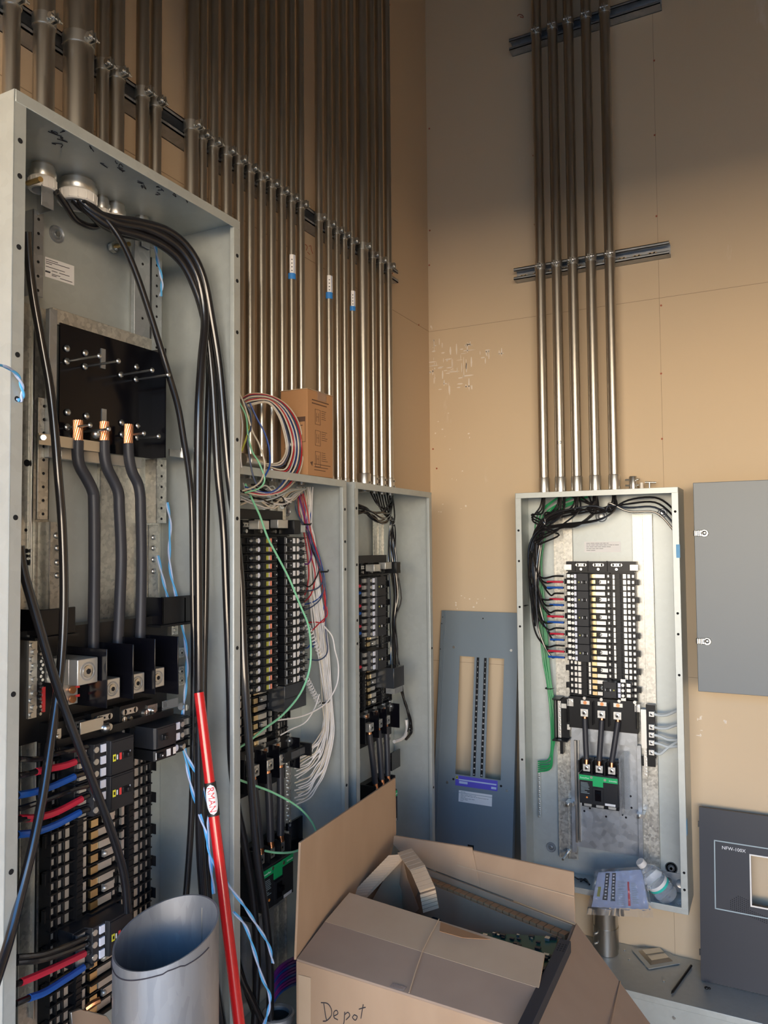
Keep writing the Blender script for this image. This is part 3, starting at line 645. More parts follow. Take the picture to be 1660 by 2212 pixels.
# pan under the board
PN=build('lower_pan',MB().box(f,uc-.10,uc+.10,.012,.016,.60,.955).box(f,uc-.112,uc-.100,.012,.034,.585,.955).box(f,uc+.100,uc+.112,.012,.034,.585,.955).box(f,uc-.104,uc+.104,.045,.049,.955,1.005),'dull_steel',E4)
build('pan_rail',MB().box(f,uc-.098,uc-.092,.016,.040,.62,.95).box(f,uc-.089,uc-.085,.016,.030,.62,.95),'zinc',PN)
mb=MB()
for x,y in((1222,1750),(1375,1775)):
    u,z=f.pk(x+14,y-18,.03);mb.box(f,u-.014,u+.010,.02,.060,z-.006,z+.006);mb.cyl(f.p(u-.008,.06,z),f.p(u-.008,.068,z-.002),.005,seg=10)
build('standoff',mb,'zinc',PN)
u,z=f.pk(1228,1840,.03);build('stud_bolt',MB().cyl(f.p(u,.015,z),f.p(u-.004,.085,z-.006),.004,seg=10).cyl(f.p(u,.030,z),f.p(u,.036,z),.008,seg=6),'zinc',PN)
sl_=MB()
for x,y in((1275,1746),(1263,1752),(1345,1760),(1353,1766),(1365,1745),(1363,1720),(1310,1764)):
    u,z=f.pk(x,y,.0165);sl_.cyl(f.p(u,.0160,z),f.p(u,.0166,z),.0035,seg=10)
build('slot_hole',sl_,'hole_dark',PN)
# clear barrier on the right of the main breaker
build('clear_barrier',MB().box(f,uc+.058,uc+.0585,.03,.115,.745,.93).box(f,uc+.0585,uc+.075,.0300,.0305,.745,.93),'clear_shield',E4)
# knockouts and dimples on the back panel
def dimple(par,f,x,y,R,w=.003):
    u,z=f.pk(x,y,w);mb=MB();mb.lathe(f.p(u,w,z),dirs(f)[2],[(0,R),(.003,R*.93),(.0004,R*.80),(.0004,R*.62),(.004,R*.5),(.0012,R*.38),(.0015,.0002)],26)
    o=build('knockout',mb,'dull_steel',par);mb=MB().cyl(f.p(u,w,z),f.p(u,w+.006,z),.0045,seg=10);build('mounting_screw',mb,'zinc',o)
for x,y,R in((1300,1115,.020),(1432,1108,.015),(1191,1830,.017),(1451,1875,.019)):dimple(E4,f,x,y,R)
label(E4,'rating_sheet',f,*[f.pk(1263,1190,.003)[0],f.pk(1342,1190,.003)[0]],.003,f.pk(1300,1193,.003)[1],f.pk(1300,1170,.003)[1],5)
build('tape_piece',MB().box(f,.8675,.8785,.1462,.1468,*sorted((f.pk(1465,1205,.146)[1],f.pk(1465,1176,.146)[1]))),'tape_faded',E4)
build('tape_piece',MB().box(f,.8776,.8782,.125,.147,*sorted((f.pk(1485,1805,.146)[1],f.pk(1485,1772,.146)[1]))),'tape_faded',E4)
kb=MB();
for i in range(3):
    kb.lathe(f.p(.785+.034*i,.085,.5068),Z,[(0,.015),(.001,.0145),(.0004,.0125),(.0004,.010),(.0014,.009),(.0014,.0002)],20)
build('knockout',kb,'dull_steel',E4)
build('end_flange',MB().box(f,.74,.875,.003,.006,.507,.565),'dull_steel',E4)
for i in range(3):
    u=.765+.038*i;mb=MB();mb.lathe(f.p(u,.006,.535),dirs(f)[2],[(0,.014),(.001,.0135),(.0004,.0115),(.0004,.0002)],20);build('knockout',mb,'zinc',E4)
# ground bar with green wires, neutral bar with lugs
GB=thing('ground_bar','slim ground bar with six green wires at the left of the end wall enclosure','terminal bar',f.p(.3975,.02,.67))
terminal_bar(GB,f,.3975,.010,.675,.86,.007,26);
ND=thing('neutral_bar','silver neutral bar with five square lugs at the right of the end wall enclosure','terminal bar',f.p(.765,.03,.86))
u0=f.pk(1393,1600,.05)[0]
build('bar',MB().box(f,u0-.008,u0+.008,.045,.058,.955,1.075),'aluminium',ND);terminal_bar(ND,f,u0+.002,.040,.865,.955,.010,10)
build('insulator',MB().box(f,u0+.006,u0+.034,.030,.050,.925,1.090).box(f,u0-.012,u0+.03,.030,.040,.895,.925),'black_plastic',ND)
lz=[]
for i,y in enumerate((1543,1571,1588,1605,1626)):
    u,z=f.pk(1408,y,.066);lug(ND,f,u,.050,z,.0085,.016);lz.append((u,z))
build('bracket',MB().box(f,u0-.042,u0-.018,.040,.044,1.035,1.062).box(f,u0-.042,u0-.020,.040,.058,1.005,1.030),'aluminium',ND,bev=.001)
A=thing('terminal_block','black terminal block with a bright screw strip, left of the end wall board','terminal arm',f.p(.49,.03,.94))
build('arm',MB().box(f,.468,.508,.030,.036,.955,1.088).box(f,.468,.472,.030,.075,.955,1.088).box(f,.462,.512,.030,.080,.952,.956).box(f,.464,.49,.030,.080,1.086,1.090).box(f,.480,.490,.03,.05,.905,.952),'black_plastic',A)
terminal_bar(A,f,.4795,.040,.958,1.078,.010,16)
build('bridge_plate',MB().box(f,.486,.512,.045,.048,1.055,1.070).box(f,.503,.514,.04,.043,.985,1.002),'aluminium',A)
# ---- wires of D
random.seed(21)
bz=[ZT4-.0095-i*.0190 for i in range(15)]
for i in range(15):
    z=bz[i];k=i%3;kk=i//3;f=EW
    uL=.388+.0085*(i%4)+.003*kk;wo=.050+.030*((i*7)%5)/4
    ce=(.4436,.4998,.5540,.6138,.6750)[(4-kk)];
    uend=.509
    up=f.p(ce+.006*(k-1),.055+.006*k,P23Z-.004)
    zt=1.66+.008*k-.006*kk
    turn=.030+.02*random.random()
    pts=[up,f.p(ce+.004*(k-1)-.01,.062,P23Z-.045-.01*k),f.p(ce-.04-.3*(ce-.44)*.5,.066+.004*k,zt+.045),f.p(.440+.005*k,.070+.004*k,zt+.012),f.p(uL+.012,.068,zt-.055),f.p(uL,.050+.012*k+.006*(kk%3),zt-.16+.0*kk),f.p(uL+.001,wo,z+.11),f.p(uL+.014+.004*k,wo,z+.035),f.p(uL+.045,.07,z-.002-.004*(k==0)),f.p(.480,.078,z),f.p(uend,.080,z)]
    # keep the descending order physical for the first groups
    if z+.11>zt-.16:pts=pts[:5]+[f.p(uL+.004,wo,(zt-.055+z+.04)/2)]+pts[7:]
    tp=None
    if k:
        s=[f.p(.452+.008*(kk%2),.072,z-.001),f.p(.480,.078,z),f.p(uend-.001,.080,z)];tp=('tape_red' if k==1 else 'tape_blue',s)
    nm='branch_wire'
    lab='black wire'+(' with %s tape'%('red' if k==1 else 'blue') if k else '')+' entering the %s breaker, end wall board'%ORD[kk]
    wire(nm,lab,pts,.0031,'cable_black','branch wires of the end wall enclosure',seg=7,sub=5,tape=tp,jit=.0)
for i in range(4): # loops across the top right corner
    f=EW;z=1.742-.012*i
    pts=[f.p(.62-.03*i,.055,P23Z-.01),f.p(.60+.02*i,.075,1.70),f.p(.66,.078,1.705+.008*i),f.p(.72,.075,z-.006),f.p(.80,.070,z-.012*i*.3),f.p(.85,.065,z-.035-.01*i),f.p(.870,.060,z-.075-.012*i)]
    wire('looped_wire','black wire looping right under the end wall enclosure roof, %s from the top'%ORD[i],pts,.0033,'cable_black','looping wires under the roof of the end wall enclosure',seg=7)
for i in range(7): # bundle lying across the top
    f=EW
    a=(.675,.675,.614,.614,.554,.50,.50)[i]
    pts=[f.p(a+.004*i-.01,.058,P23Z-.004),f.p(a+.006,.070,P23Z-.05-.004*i),f.p(a-.05,.082,1.672-.004*i),f.p(.50-.01*(i%3),.085,1.664-.005*i),f.p(.43-.005*(i%2),.080,1.640-.006*i),f.p(.394+.004*i,.075,1.58),f.p(.390+.004*i,.060,1.47-.01*i),f.p(.389+.004*i,.030,1.36-.02*(i%3))]
    wire('bundled_wire','black wire swept across to the left under the end wall enclosure roof, %s'%ORD[i],pts,.0031,'cable_black','bundled black wires at the left of the end wall enclosure',seg=7,jit=.004)
for i in range(6):
    f=EW
    def g(x,y,w):return f.at(x,y,w)
    o=(i-2.5)*3.6
    pts=[f.p((.50,.5,.554,.554,.614,.614)[i],.045,P23Z-.004),g(1180+o*2,1110,.04),g(1166+o,1180,.035),g(1163+o,1240,.032),g(1172+o*.8,1330,.032),g(1180+o*.7,1420,.034),g(1188+o*.5,1482,.036),g(1198+o*.8,1560,.038),g(1197-i*1.5+o*.5,1620,.036),g(1186-3*abs(i-1)+i*3,1643+3*i,.034),g(1163,1645+4.5*i,.024)]
    random.seed(40+i)
    wire('ground_wire','green ground wire down the left of the end wall enclosure, %s of six'%ORD[i],pts,.0026,'wire_green','green ground wires in the end wall enclosure',seg=7,jit=.0022)
zt_=MB()
for i,(x,y,w,r) in enumerate(((1186,1487,.036,.011),(1130,1308,.066,.012))):
    c=EW.at(x,y,w);o=build('cable_tie',MB().lathe(c-Z*.0015,Z,[(0,r),(0,r+.0015),(.003,r+.0015),(.003,r)],16).tube([c+X*r,c+X*(r+.008)+Z*.002],.001,6,1),'black_plastic',loc=c)
    tag(o,('black zip tie around the green wires' if i==0 else 'black zip tie around the black wires')+' in the end wall enclosure','cable tie','zip ties in the end wall enclosure')
for i,(u,z) in enumerate(lz):
    f=EW;ends=((1462,1536),(1462,1566),(1464,1598),(1464,1612),(1464,1603))[i]
    e=f.pk(*ends,.07)
    pts=[f.p(u+.006,.060,z),f.p(u+.025,.062,z-.002),f.p((u+e[0])/2+.01,.066,(z+e[1])/2-(.006 if i<4 else -.000)),f.p(e[0],.07,e[1]),f.p(.874,.072,e[1]+.004)]
    wire('neutral_wire','pale grey neutral wire from the end wall neutral bar, %s lug from the top'%ORD[i],pts,.0042,'wire_grey','pale neutral wires in the end wall enclosure')
# ===================================================== panel A: tall enclosure, nearest
f=LW;uc=.953;ZT1=1.2856
def pr(px0,py0,px1,py1,w):a=f.pk(px0,py0,w);b=f.pk(px1,py1,w);return (a[0],b[0],b[1],a[1])
zbA,w0,w1=interior(E1,f,uc,ZT1,24,.170,.34,pan=False)
wb=w1+.002;h=.170-wb
for i,l in enumerate(('upper','lower')):tri(f,uc+.0165,-1,wb,ZT1-i*3*.0190,h,'three pole breaker with yellow emblem in the tall enclosure, %s of the stacked pair'%l,'left breakers of the tall enclosure',1,.019,1.22)
k=tri(f,uc+.0165,-1,wb,.9995,h,'black three pole breaker low in the tall enclosure, behind the large pipe',None,1,.019,1.22)
breaker(f,uc+.063,1,wb,ZT1-.020,h,'two pole breaker, upper of the right hand pair in the tall enclosure','right breakers of the tall enclosure',2,2,.019,1.22)
breaker(f,uc+.063,1,wb,ZT1-.050,h,'single pole breaker, lower of the right hand pair in the tall enclosure','right breakers of the tall enclosure',1,1,.019,1.22)
# rails of the board
def slab(nm,par,u0,u1,w0_,w1_,z0_,z1_,mat='spangle_steel'):return build(nm,MB().box(f,u0,u1,w0_,w1_,z0_,z1_),mat,par,bev=.0008)
def rail(nm,px0,px1,py0,py1,w,dw,side=0,mat='spangle_steel',holes=0):
    a=pr(px0,py0,px1,py0,w);z1_=f.pk((px0+px1)/2,py0,w)[1];z0_=f.pk((px0+px1)/2,py1,w)[1]
    u0,u1=f.pk(px0,(py0+py1)/2,w)[0],f.pk(px1,(py0+py1)/2,w)[0]
    mb=MB().box(f,u0,u1,w-.002,w,z0_,z1_);us=u0 if side==0 else u1-.002;mb.box(f,us,us+.002,w-dw,w,z0_,z1_)
    o=build(nm,mb,mat,E1,bev=.0006)
    if holes:
        hb=MB();n=holes
        for i in range(n):
            z=z1_-(i+.6)*(z1_-z0_)/n;hb.cyl(f.p((u0+u1)/2,w,z),f.p((u0+u1)/2,w+.0006,z),.0026,seg=10)
        build('rail_hole',hb,'hole_dark',o)
    return o,(u0,u1,z0_,z1_)
rail('mounting_rail',71,94,455,640,.035,.03,0,'dull_steel',6)
rail('mounting_rail',291,325,500,735,.055,.05,1,'dull_steel',2)
rail('mounting_rail',327,350,560,760,.040,.02,0,'dull_steel',9)
rail('mounting_rail',82,106,860,1122,.050,.03,1,'spangle_steel',9)
rail('mounting_rail',338,360,992,1130,.050,.03,0,'spangle_steel',6)
rail('mounting_rail',107,130,1127,1320,.045,.03,0,'spangle_steel',0)
rail('mounting_rail',320,342,1134,1352,.045,.03,0,'spangle_steel',0)
rail('mounting_rail',43,107,660,1345,.012,.009,1,'spangle_steel',0)
rail('center_channel',216,345,985,1392,.012,.009,0,'spangle_steel',0)
rail('mounting_rail',42,108,1590,2300,.030,.027,1,'spangle_steel',0)
rail('mounting_rail',108,134,1600,2300,.045,.03,0,'dull_steel',0)
rail('seam_ridge',70,74,460,1345,.020,.008,1,'zinc',0);rail('seam_ridge',75,79,1590,2200,.038,.008,1,'zinc',0)
rb=MB()
for x,y in((122,1157),(124,1184),(124,1215),(124,1243),(332,1161),(332,1184),(332,1209),(332,1234)):
    c=f.at(x,y,.047);rb.ball(c,.0055,(.6,1,1),10)
build('rivet',rb,'zinc',E1)
# hole details in the steel strip
hb=MB()
for x,y,r in((58,1000,.006),(56,1145,.0028),(90,1162,.003),(91,1240,.003),(57,1190,.004),(58,1215,.005),(58,1201,.003)):
    c=f.at(x,y,.0122);hb.cyl(c,c+X*.0006,r,seg=12)
build('strip_hole',hb,'hole_dark',E1)
# mounting brackets with brass studs near the roof
def bracket(px0,px1,py0,py1,w):
    a=f.pk(px0,py0,w);b=f.pk(px1,py1,w)
    return build('hanger_bracket',MB().box(f,a[0],b[0],w-.002,w,b[1],a[1]).box(f,b[0]-.002,b[0],w-.04,w,b[1],a[1]),'dull_steel',E1,bev=.0008)
bracket(90,117,392,455,.075);bracket(307,325,497,540,.060)
for (x0,y0,wa),(x1,y1,wb_),nm in (((60,396,.06),(88,387,.105),'s'),((322,517,.06),(346,510,.095),'s'),((246,533,.010),(279,527,.065),'l')):
    build('brass_stud',MB().cyl(f.at(x0,y0,wa),f.at(x1,y1,wb_),.0042,seg=14),'brass_stud',E1)
c=f.at(242,535,.006);build('stud_nut',MB().cyl(c,c+X*.010,.011,seg=6).ball(c+X*.012-Z*.004,.004),'zinc',E1)
dimple(E1,f,122,506,.016)
a=pr(97,556,160,603,.0035);lb=MB()
sh=build('rating_sheet',MB().prism([f.at(97,554,.0035),f.at(160,575,.0035),f.at(160,617,.0035),f.at(97,597,.0035)],X*.0004),'paper',E1)
ib=MB()
for j,(dy,x0,x1) in enumerate(((5,99,125),(9,99,150),(13,99,112),(20,99,140),(26,112,124),(26,128,150),(31,98,108),(33,112,130),(36,112,122),(37,130,156))):
    p=f.at(x0,554+dy+(x0-97)*.32,.004);q=f.at(x1,554+dy+(x1-97)*.32,.004);ib.tube([p,q],.0006 if j!=6 else .0016,5,1)
build('fine_print',ib,'print_ink',sh)
# marker scribbles on the underside of the roof
sb=MB();random.seed(9)
for i in range(26):
    t=random.random();px=110+t*330;py=270+t*165+random.uniform(0,35)
    p=onz(px,py,P1Z-.0024)
    if p.x>.18 or p.x<.02 or p.y<.73 or p.y>1.18:continue
    pts=[p+Vector((random.uniform(-.006,.006),random.uniform(-.009,.009),0)) for _ in range(4)]
    sb.tube(pts,.0007,5,3)
build('marker_scribble',sb,'marker',E1)
# insulating plate with long machine screws
wp=.062
a=pr(130,700,328,757,wp);pz0=f.pk(230,978,wp)[1];pz1=f.pk(230,727,wp)[1];pu0,pu1=f.pk(129,830,wp)[0],f.pk(328,870,wp)[0]
BK=build('insulating_plate',MB().box(f,pu0,pu1,wp-.003,wp,pz0,pz1).box(f,pu1,pu1+.003,wp-.003,wp+.034,pz0,pz1),'black_sheet',E1)
slab('plate_carrier',E1,pu0-.012,pu1+.004,wp-.012,wp-.004,pz1-.003,pz1+.024,'spangle_steel')
slab('plate_carrier',E1,pu0-.020,pu0-.004,wp-.012,wp-.002,pz0-.02,pz1+.02,'dull_steel')
slab('plate_carrier',E1,pu0+.01,pu1-.02,wp-.016,wp-.006,pz0-.02,pz0,'aluminium')
def scr(x,y):
    c=f.at(x,y,wp);build('round_head_screw',MB().ball(c+X*.002,.0062,(.55,1,1),12),'screw_steel',BK)
for x,y in((143,753),(183,763),(294,793),(145,891),(186,899),(262,913),(297,920),(143,781),(182,792),(260,810),(293,820),(144,923),(263,939),(295,945)):scr(x,y)
for (x0,y0),(x1,y1) in (((143,781),(215,768)),((182,792),(256,780)),((260,810),(329,800)),((293,820),(364,809)),((144,924),(195,915)),((185,932),(235,922)),((263,941),(311,936)),((295,947),(343,940))):
    p=f.at(x0,y0,wp);q=f.at(x1,y1,wp);lo,hi=wp,.2
    for _ in range(30):
        md=(lo+hi)/2;u=f.pk(x1,y1,md)[0]
        if u>p.y:lo=md
        else:hi=md
    q=Vector((lo,p.y,p.z));build('long_screw',MB().cyl(p,q,.0022,seg=8).ball(q,.0046,(.7,1,1),10),'zinc',BK)
for x,y in((222,775),(224,905)):
    c=f.at(x,y,wp);build('slotted_tab',MB().box(f,c.y-.005,c.y+.005,wp,wp+.002,c.z-.018,c.z+.018),'dull_steel',BK)
# zinc straps
p=f.at(83,946,.085);q=f.at(215,938,.085)
mb=MB();mb.box(f,p.y,q.y,.083,.086,p.z-.010,p.z+.008);mb.cyl(f.at(94,945,.086),f.at(94,945,.092),.0045,seg=12);mb.ball(f.at(207,938,.09),.008);build('support_strap',mb,'zinc',E1)
p=f.at(366,976,.09);q=f.at(404,969,.09);mb=MB();mb.box(f,p.y,q.y,.088,.091,p.z-.008,p.z+.006);mb.box(f,q.y-.016,q.y,.088,.094,p.z-.010,p.z+.012);mb.cyl(f.at(398,970,.092),f.at(398,970,.104),.006,seg=6);build('support_strap',mb,'zinc',E1)
# three thick grey feeders
F3=[([(168,952,.085),(168,985,.085),(173,1008,.086),(188,1035,.088),(200,1060,.09),(203,1085,.09),(204,1200,.09),(203,1300,.095),(202,1405,.10)],(168,908,.085)),
 ([(225,952,.085),(226,985,.085),(232,1012,.086),(246,1040,.088),(256,1065,.09),(258,1100,.09),(262,1200,.09),(259,1300,.095),(255,1392,.10)],(225,911,.085)),
 ([(277,958,.085),(279,990,.085),(286,1020,.086),(298,1045,.088),(303,1070,.09),(304,1100,.09),(306,1200,.09),(305,1300,.095),(303,1380,.10)],(278,917,.085))]
for i,(L_,t) in enumerate(F3):
    P=[f.at(*a) for a in L_];T=thing('feeder_cable','thick grey feeder cable with a bare copper top in the tall enclosure, %s of three'%('left','middle','right')[i],'cable',P[-1],'thick grey feeders in the tall enclosure')
    build('insulation',MB().tube(P,.0098,14,6),'cable_grey',T);
    q0=P[0];q1=f.at(*t);ax=(q1-q0);mb=MB().cyl(q0,q1,.0055,seg=10)
    e1=ax.normalized().orthogonal().normalized();e2=ax.normalized().cross(e1)
    for k in range(12):
        mb.tube([q0+ax*(j/8)+(e1*math.cos(2*PI*k/12+j*.16)+e2*math.sin(2*PI*k/12+j*.16))*.0068 for j in range(9)],.0018,6,1)
    build('copper_end',mb,'copper',T)
# lug deck: back plate, barriers, lugs
B1=build('lug_base',MB().box(f,.80,1.125,.055,.095,1.295,1.470).box(f,.735,.80,.03,.05,1.290,1.500),'black_plastic',E1)
for x1,zt,zb_ in((232,1402,1530),(289,1392,1510),(336,1380,1500),(386,1375,1500)):
    u,z1_=f.pk(x1,zt,.185);_,z0_=f.pk(x1,zb_,.185)
    build('phase_barrier',MB().box(f,u-.0012,u+.0012,.06,.185,z0_,z1_),'black_sheet',B1,bev=.0008)
for i,(x,y,w,s) in enumerate(((190,1450,.150,.020),(243,1488,.150,.0165),(297,1476,.150,.0165),(341,1464,.150,.0165))):
    u,z=f.pk(x,y,w+.02)
    lug(B1,f,u,w,z,s,.02)
    build('lug_body',MB().box(f,u-s,u+s,.095,w,z-s,z+s),'aluminium',B1,bev=.001)
u,z=f.pk(165,1450,.14);build('link_plate',MB().box(f,u-.030,u+.008,.13,.134,z-.052,z+.02),'aluminium',B1)
for y in(1490,1510):
    c=f.at(155,y,.135);build('red_marked_stud',MB().cyl(c,c+X*.004,.006,seg=14),'copper',B1);build('red_mark',MB().box(f,c.y+.004,c.y+.016,.134,.1348,c.z+.001,c.z+.005),'trip_red',B1)
for x,y,w in((264,1555,.12),(312,1540,.12),(232,1570,.13),(398,1528,.12)):
    c=f.at(x,y,w);build('screw',MB().cyl(c,c+X*.006,.0075,.006,seg=14).box(f,c.y-.0005,c.y+.0005,w+.006,w+.0066,c.z-.005,c.z+.005),'zinc',B1)
p=f.at(172,1574,.14);q=f.at(222,1574,.14);build('support_strap',MB().box(f,p.y,q.y,.138,.142,p.z-.010,p.z+.010).ball(f.at(228,1573,.142),.008),'zinc',B1,bev=.0006)
p=f.at(352,1525,.13);q=f.at(385,1520,.13);build('support_strap',MB().box(f,p.y,q.y,.128,.131,p.z-.008,p.z+.008).ball(f.at(392,1526,.13),.007),'clear_shield',B1)
build('breaker_bar',MB().box(f,.84,1.10,.105,.135,1.288,1.300),'black_plastic',B1)
T1=thing('terminal_bar','bright screw studded neutral bar at the left edge of the tall enclosure','terminal bar',f.p(.80,.08,1.33))
for (x,y0,y1,wd,w,n) in((72,1371,1551,.015,.100,12),(88,1400,1545,.013,.094,18),(107,1425,1545,.012,.088,12),(120,1403,1500,.016,.080,16)):
    u,za=f.pk(x,y0,w);_,zb_=f.pk(x,y1,w);terminal_bar(T1,f,u,w-.010,zb_,za,wd,n)
u,za=f.pk(97,1484,.10);_,zb_=f.pk(97,1538,.10);build('red_strip',MB().box(f,u-.0022,u+.0022,.085,.099,zb_,za),'trip_red',T1)
for (x0,y0,x1,y1,w,nm) in((83,1318,163,1372,.12,'left'),(351,1291,420,1345,.12,'right')):
    a=pr(x0,y0,x1,y1,w);k=thing('insulating_cap','black folded insulating cap at the %s of the feeder cables in the tall enclosure'%nm,'insulating cap',f.p((a[0]+a[1])/2,w-.06,a[2]))
    build('front',MB().box(f,a[0],a[1],w-.003,w,a[2]+.004,a[3]),'black_plastic',k,bev=.001);build('shelf',MB().box(f,a[0]-.012,a[1],w-.06,w+.008,a[2],a[2]+.004),'black_plastic',k)
    build('inner_fold',MB().box(f,a[1]-.028,a[1]-.025,w-.06,w,a[2],a[3]-.004),'black_sheet',k);build('inner_fold',MB().box(f,a[0],a[0]+.003,w-.06,w,a[2],a[3]),'black_sheet',k)
T2=thing('terminal_bar','short screw terminal bar behind blue twine at the right of the tall enclosure','terminal bar',f.p(1.14,.06,1.36))
terminal_bar(T2,f,f.pk(378,1360,.07)[0],.06,1.425,1.485,.018,10);
for y in(1410,1450,1470):
    u,z=f.pk(392,y,.075);lug(T2,f,u,.06,z,.010,.015)
dimple(E2,LW,620,1105,.013)
# branch wires with red and blue ends
def pw(pts):return [LW.at(*a) for a in pts]
BW=[('black wire above the uppermost red one',None,[(40,1640,.19),(80,1640,.17),(120,1628,.16),(150,1622,.16),(188,1614,.155)]),
 ('wire with red tape, upper',('tape_red',[(78,1667,.172),(110,1660,.165),(140,1654,.16),(162,1646,.157)]),[(38,1676,.185),(60,1672,.175),(78,1667,.172),(110,1660,.165),(140,1654,.16),(162,1646,.157),(190,1642,.155)]),
 ('wire with blue tape, upper',('tape_blue',[(38,1718,.185),(70,1712,.175),(110,1700,.165),(160,1678,.157)]),[(36,1718,.185),(70,1712,.175),(110,1700,.165),(160,1678,.157),(190,1668,.155)]),
 ('untaped black wire between blue and red',None,[(38,1748,.185),(70,1738,.175),(110,1724,.165),(160,1705,.157),(190,1698,.155)]),
 ('wire with red tape, lower',('tape_red',[(43,1768,.182),(80,1766,.175),(120,1755,.165),(176,1726,.157)]),[(38,1770,.185),(80,1766,.175),(120,1755,.165),(176,1726,.157),(192,1718,.155)]),
 ('wire with blue tape, lower',('tape_blue',[(38,1803,.185),(75,1798,.175),(120,1782,.165),(172,1755,.157)]),[(34,1804,.185),(75,1798,.175),(120,1782,.165),(172,1755,.157),(192,1748,.155)]),
 ('thin black wire near the bottom, upper',None,[(36,2068,.185),(90,2062,.175),(140,2045,.165),(180,2028,.16),(196,2022,.155)]),
 ('black wire near the bottom, lower',None,[(36,2080,.185),(90,2074,.178),(140,2058,.168),(180,2042,.162),(196,2038,.155)]),
 ('wire with red tape near the bottom',('tape_red',[(45,2122,.185),(90,2103,.178),(140,2080,.168),(182,2060,.16)]),[(34,2126,.187),(45,2122,.185),(90,2103,.178),(140,2080,.168),(182,2060,.16),(198,2056,.155)]),
 ('wire with blue tape near the bottom',('tape_blue',[(62,2156,.185),(95,2144,.178),(140,2116,.168),(180,2090,.16)]),[(34,2168,.187),(62,2156,.185),(95,2144,.178),(140,2116,.168),(180,2090,.16),(198,2084,.155)])]
for l,tp,pts in BW:
    wire('branch_wire',l+', at the left of the tall enclosure',pw(pts),.0046 if tp else .0042,'cable_black','branch wires of the tall enclosure',tape=(tp[0],pw(tp[1])) if tp else None)
# big black cables
BC=[('black cable running diagonally across the black plate of the tall enclosure',.0062,[(180,430,.09),(197,445,.09),(230,475,.10),(262,520,.11),(290,580,.115),(318,660,.12),(345,745,.125),(365,810,.13),(385,880,.13),(397,950,.13),(408,1020,.13),(415,1100,.13),(417,1250,.135),(419,1400,.14),(418,1560,.14),(416,1700,.14),(412,1800,.14),(405,1900,.14),(400,1960,.14)]),
 ('black cable hugging the left edge and leaving at the bottom left',.0068,[(58,500,.15),(62,560,.14),(72,640,.135),(90,740,.135),(108,840,.14),(118,930,.145),(126,1030,.15),(134,1130,.15),(138,1250,.155),(137,1350,.16),(131,1440,.165),(121,1520,.17),(107,1620,.18),(92,1720,.19),(70,1830,.20),(45,1930,.205),(20,2030,.215),(-12,2130,.23)]),
 ('black cable crossing the breakers and dropping behind the big pipe',.0068,[(42,1180,.18),(52,1240,.18),(78,1330,.18),(110,1440,.18),(140,1530,.18),(170,1610,.185),(205,1700,.185),(235,1780,.185),(258,1850,.185),(270,1905,.185),(276,1970,.185)]),
 ('thick black cable, first of the bundle swinging right',.0085,[(172,432,.08),(200,455,.09),(250,480,.105),(310,492,.12),(360,515,.135),(400,550,.145),(430,610,.155),(443,690,.16),(436,780,.16),(430,880,.16),(428,1000,.16),(428,1150,.165),(429,1300,.17),(430,1500,.175),(431,1700,.175),(434,1850,.175),(445,1990,.175),(460,2100,.175),(480,2215,.175),(490,2300,.175)]),
 ('black cable, second of the bundle swinging right',.0078,[(166,428,.075),(190,455,.085),(240,490,.10),(300,508,.115),(352,530,.13),(395,570,.14),(428,640,.15),(447,720,.155),(459,820,.16),(466,930,.165),(472,1030,.17),(484,1150,.175),(488,1250,.18),(492,1350,.185),(497,1500,.19),(500,1640,.19),(512,1740,.19),(530,1830,.19),(548,1950,.19),(556,2080,.19),(550,2215,.19),(548,2300,.19)]),
 ('black cable, third and outermost of the bundle swinging right',.0078,[(158,430,.07),(185,452,.08),(235,470,.10),(300,480,.118),(365,500,.138),(410,540,.15),(440,600,.16),(458,690,.165),(475,800,.172),(486,930,.18),(495,1030,.185),(508,1130,.19),(520,1250,.195),(524,1350,.20),(530,1480,.212),(538,1600,.215),(545,1720,.215),(556,1850,.215),(572,1960,.215),(583,2080,.215),(584,2215,.215),(582,2300,.215)]),
 ('black cable tucked behind the bundle swinging right',.0070,[(175,436,.07),(215,480,.08),(265,505,.095),(330,520,.115),(385,560,.13),(425,620,.14),(446,700,.145),(452,800,.148),(450,900,.15),(446,1100,.152),(444,1300,.155),(440,1500,.155),(440,1700,.155),(446,1850,.155),(455,2000,.155),(470,2215,.155)]),
 ('black cable coiled back under the white bushings',.0060,[(122,415,.08),(140,440,.07),(165,475,.06),(200,490,.06),(230,480,.07),(255,485,.08),(300,505,.10)]),
 ('black cable hidden low behind the fallen bundle',.0065,[(480,1900,.15),(500,2000,.15),(520,2100,.16),(560,2215,.16)]),
 ('black cable slanting down from behind the red pole',.0065,[(500,2050,.20),(520,2110,.20),(545,2160,.2),(575,2225,.2)])]
for l,r,pts in BC:
    wire('power_cable',l,pw(pts),r,'cable_black','heavy black cables of the tall enclosure','cable',10,5)
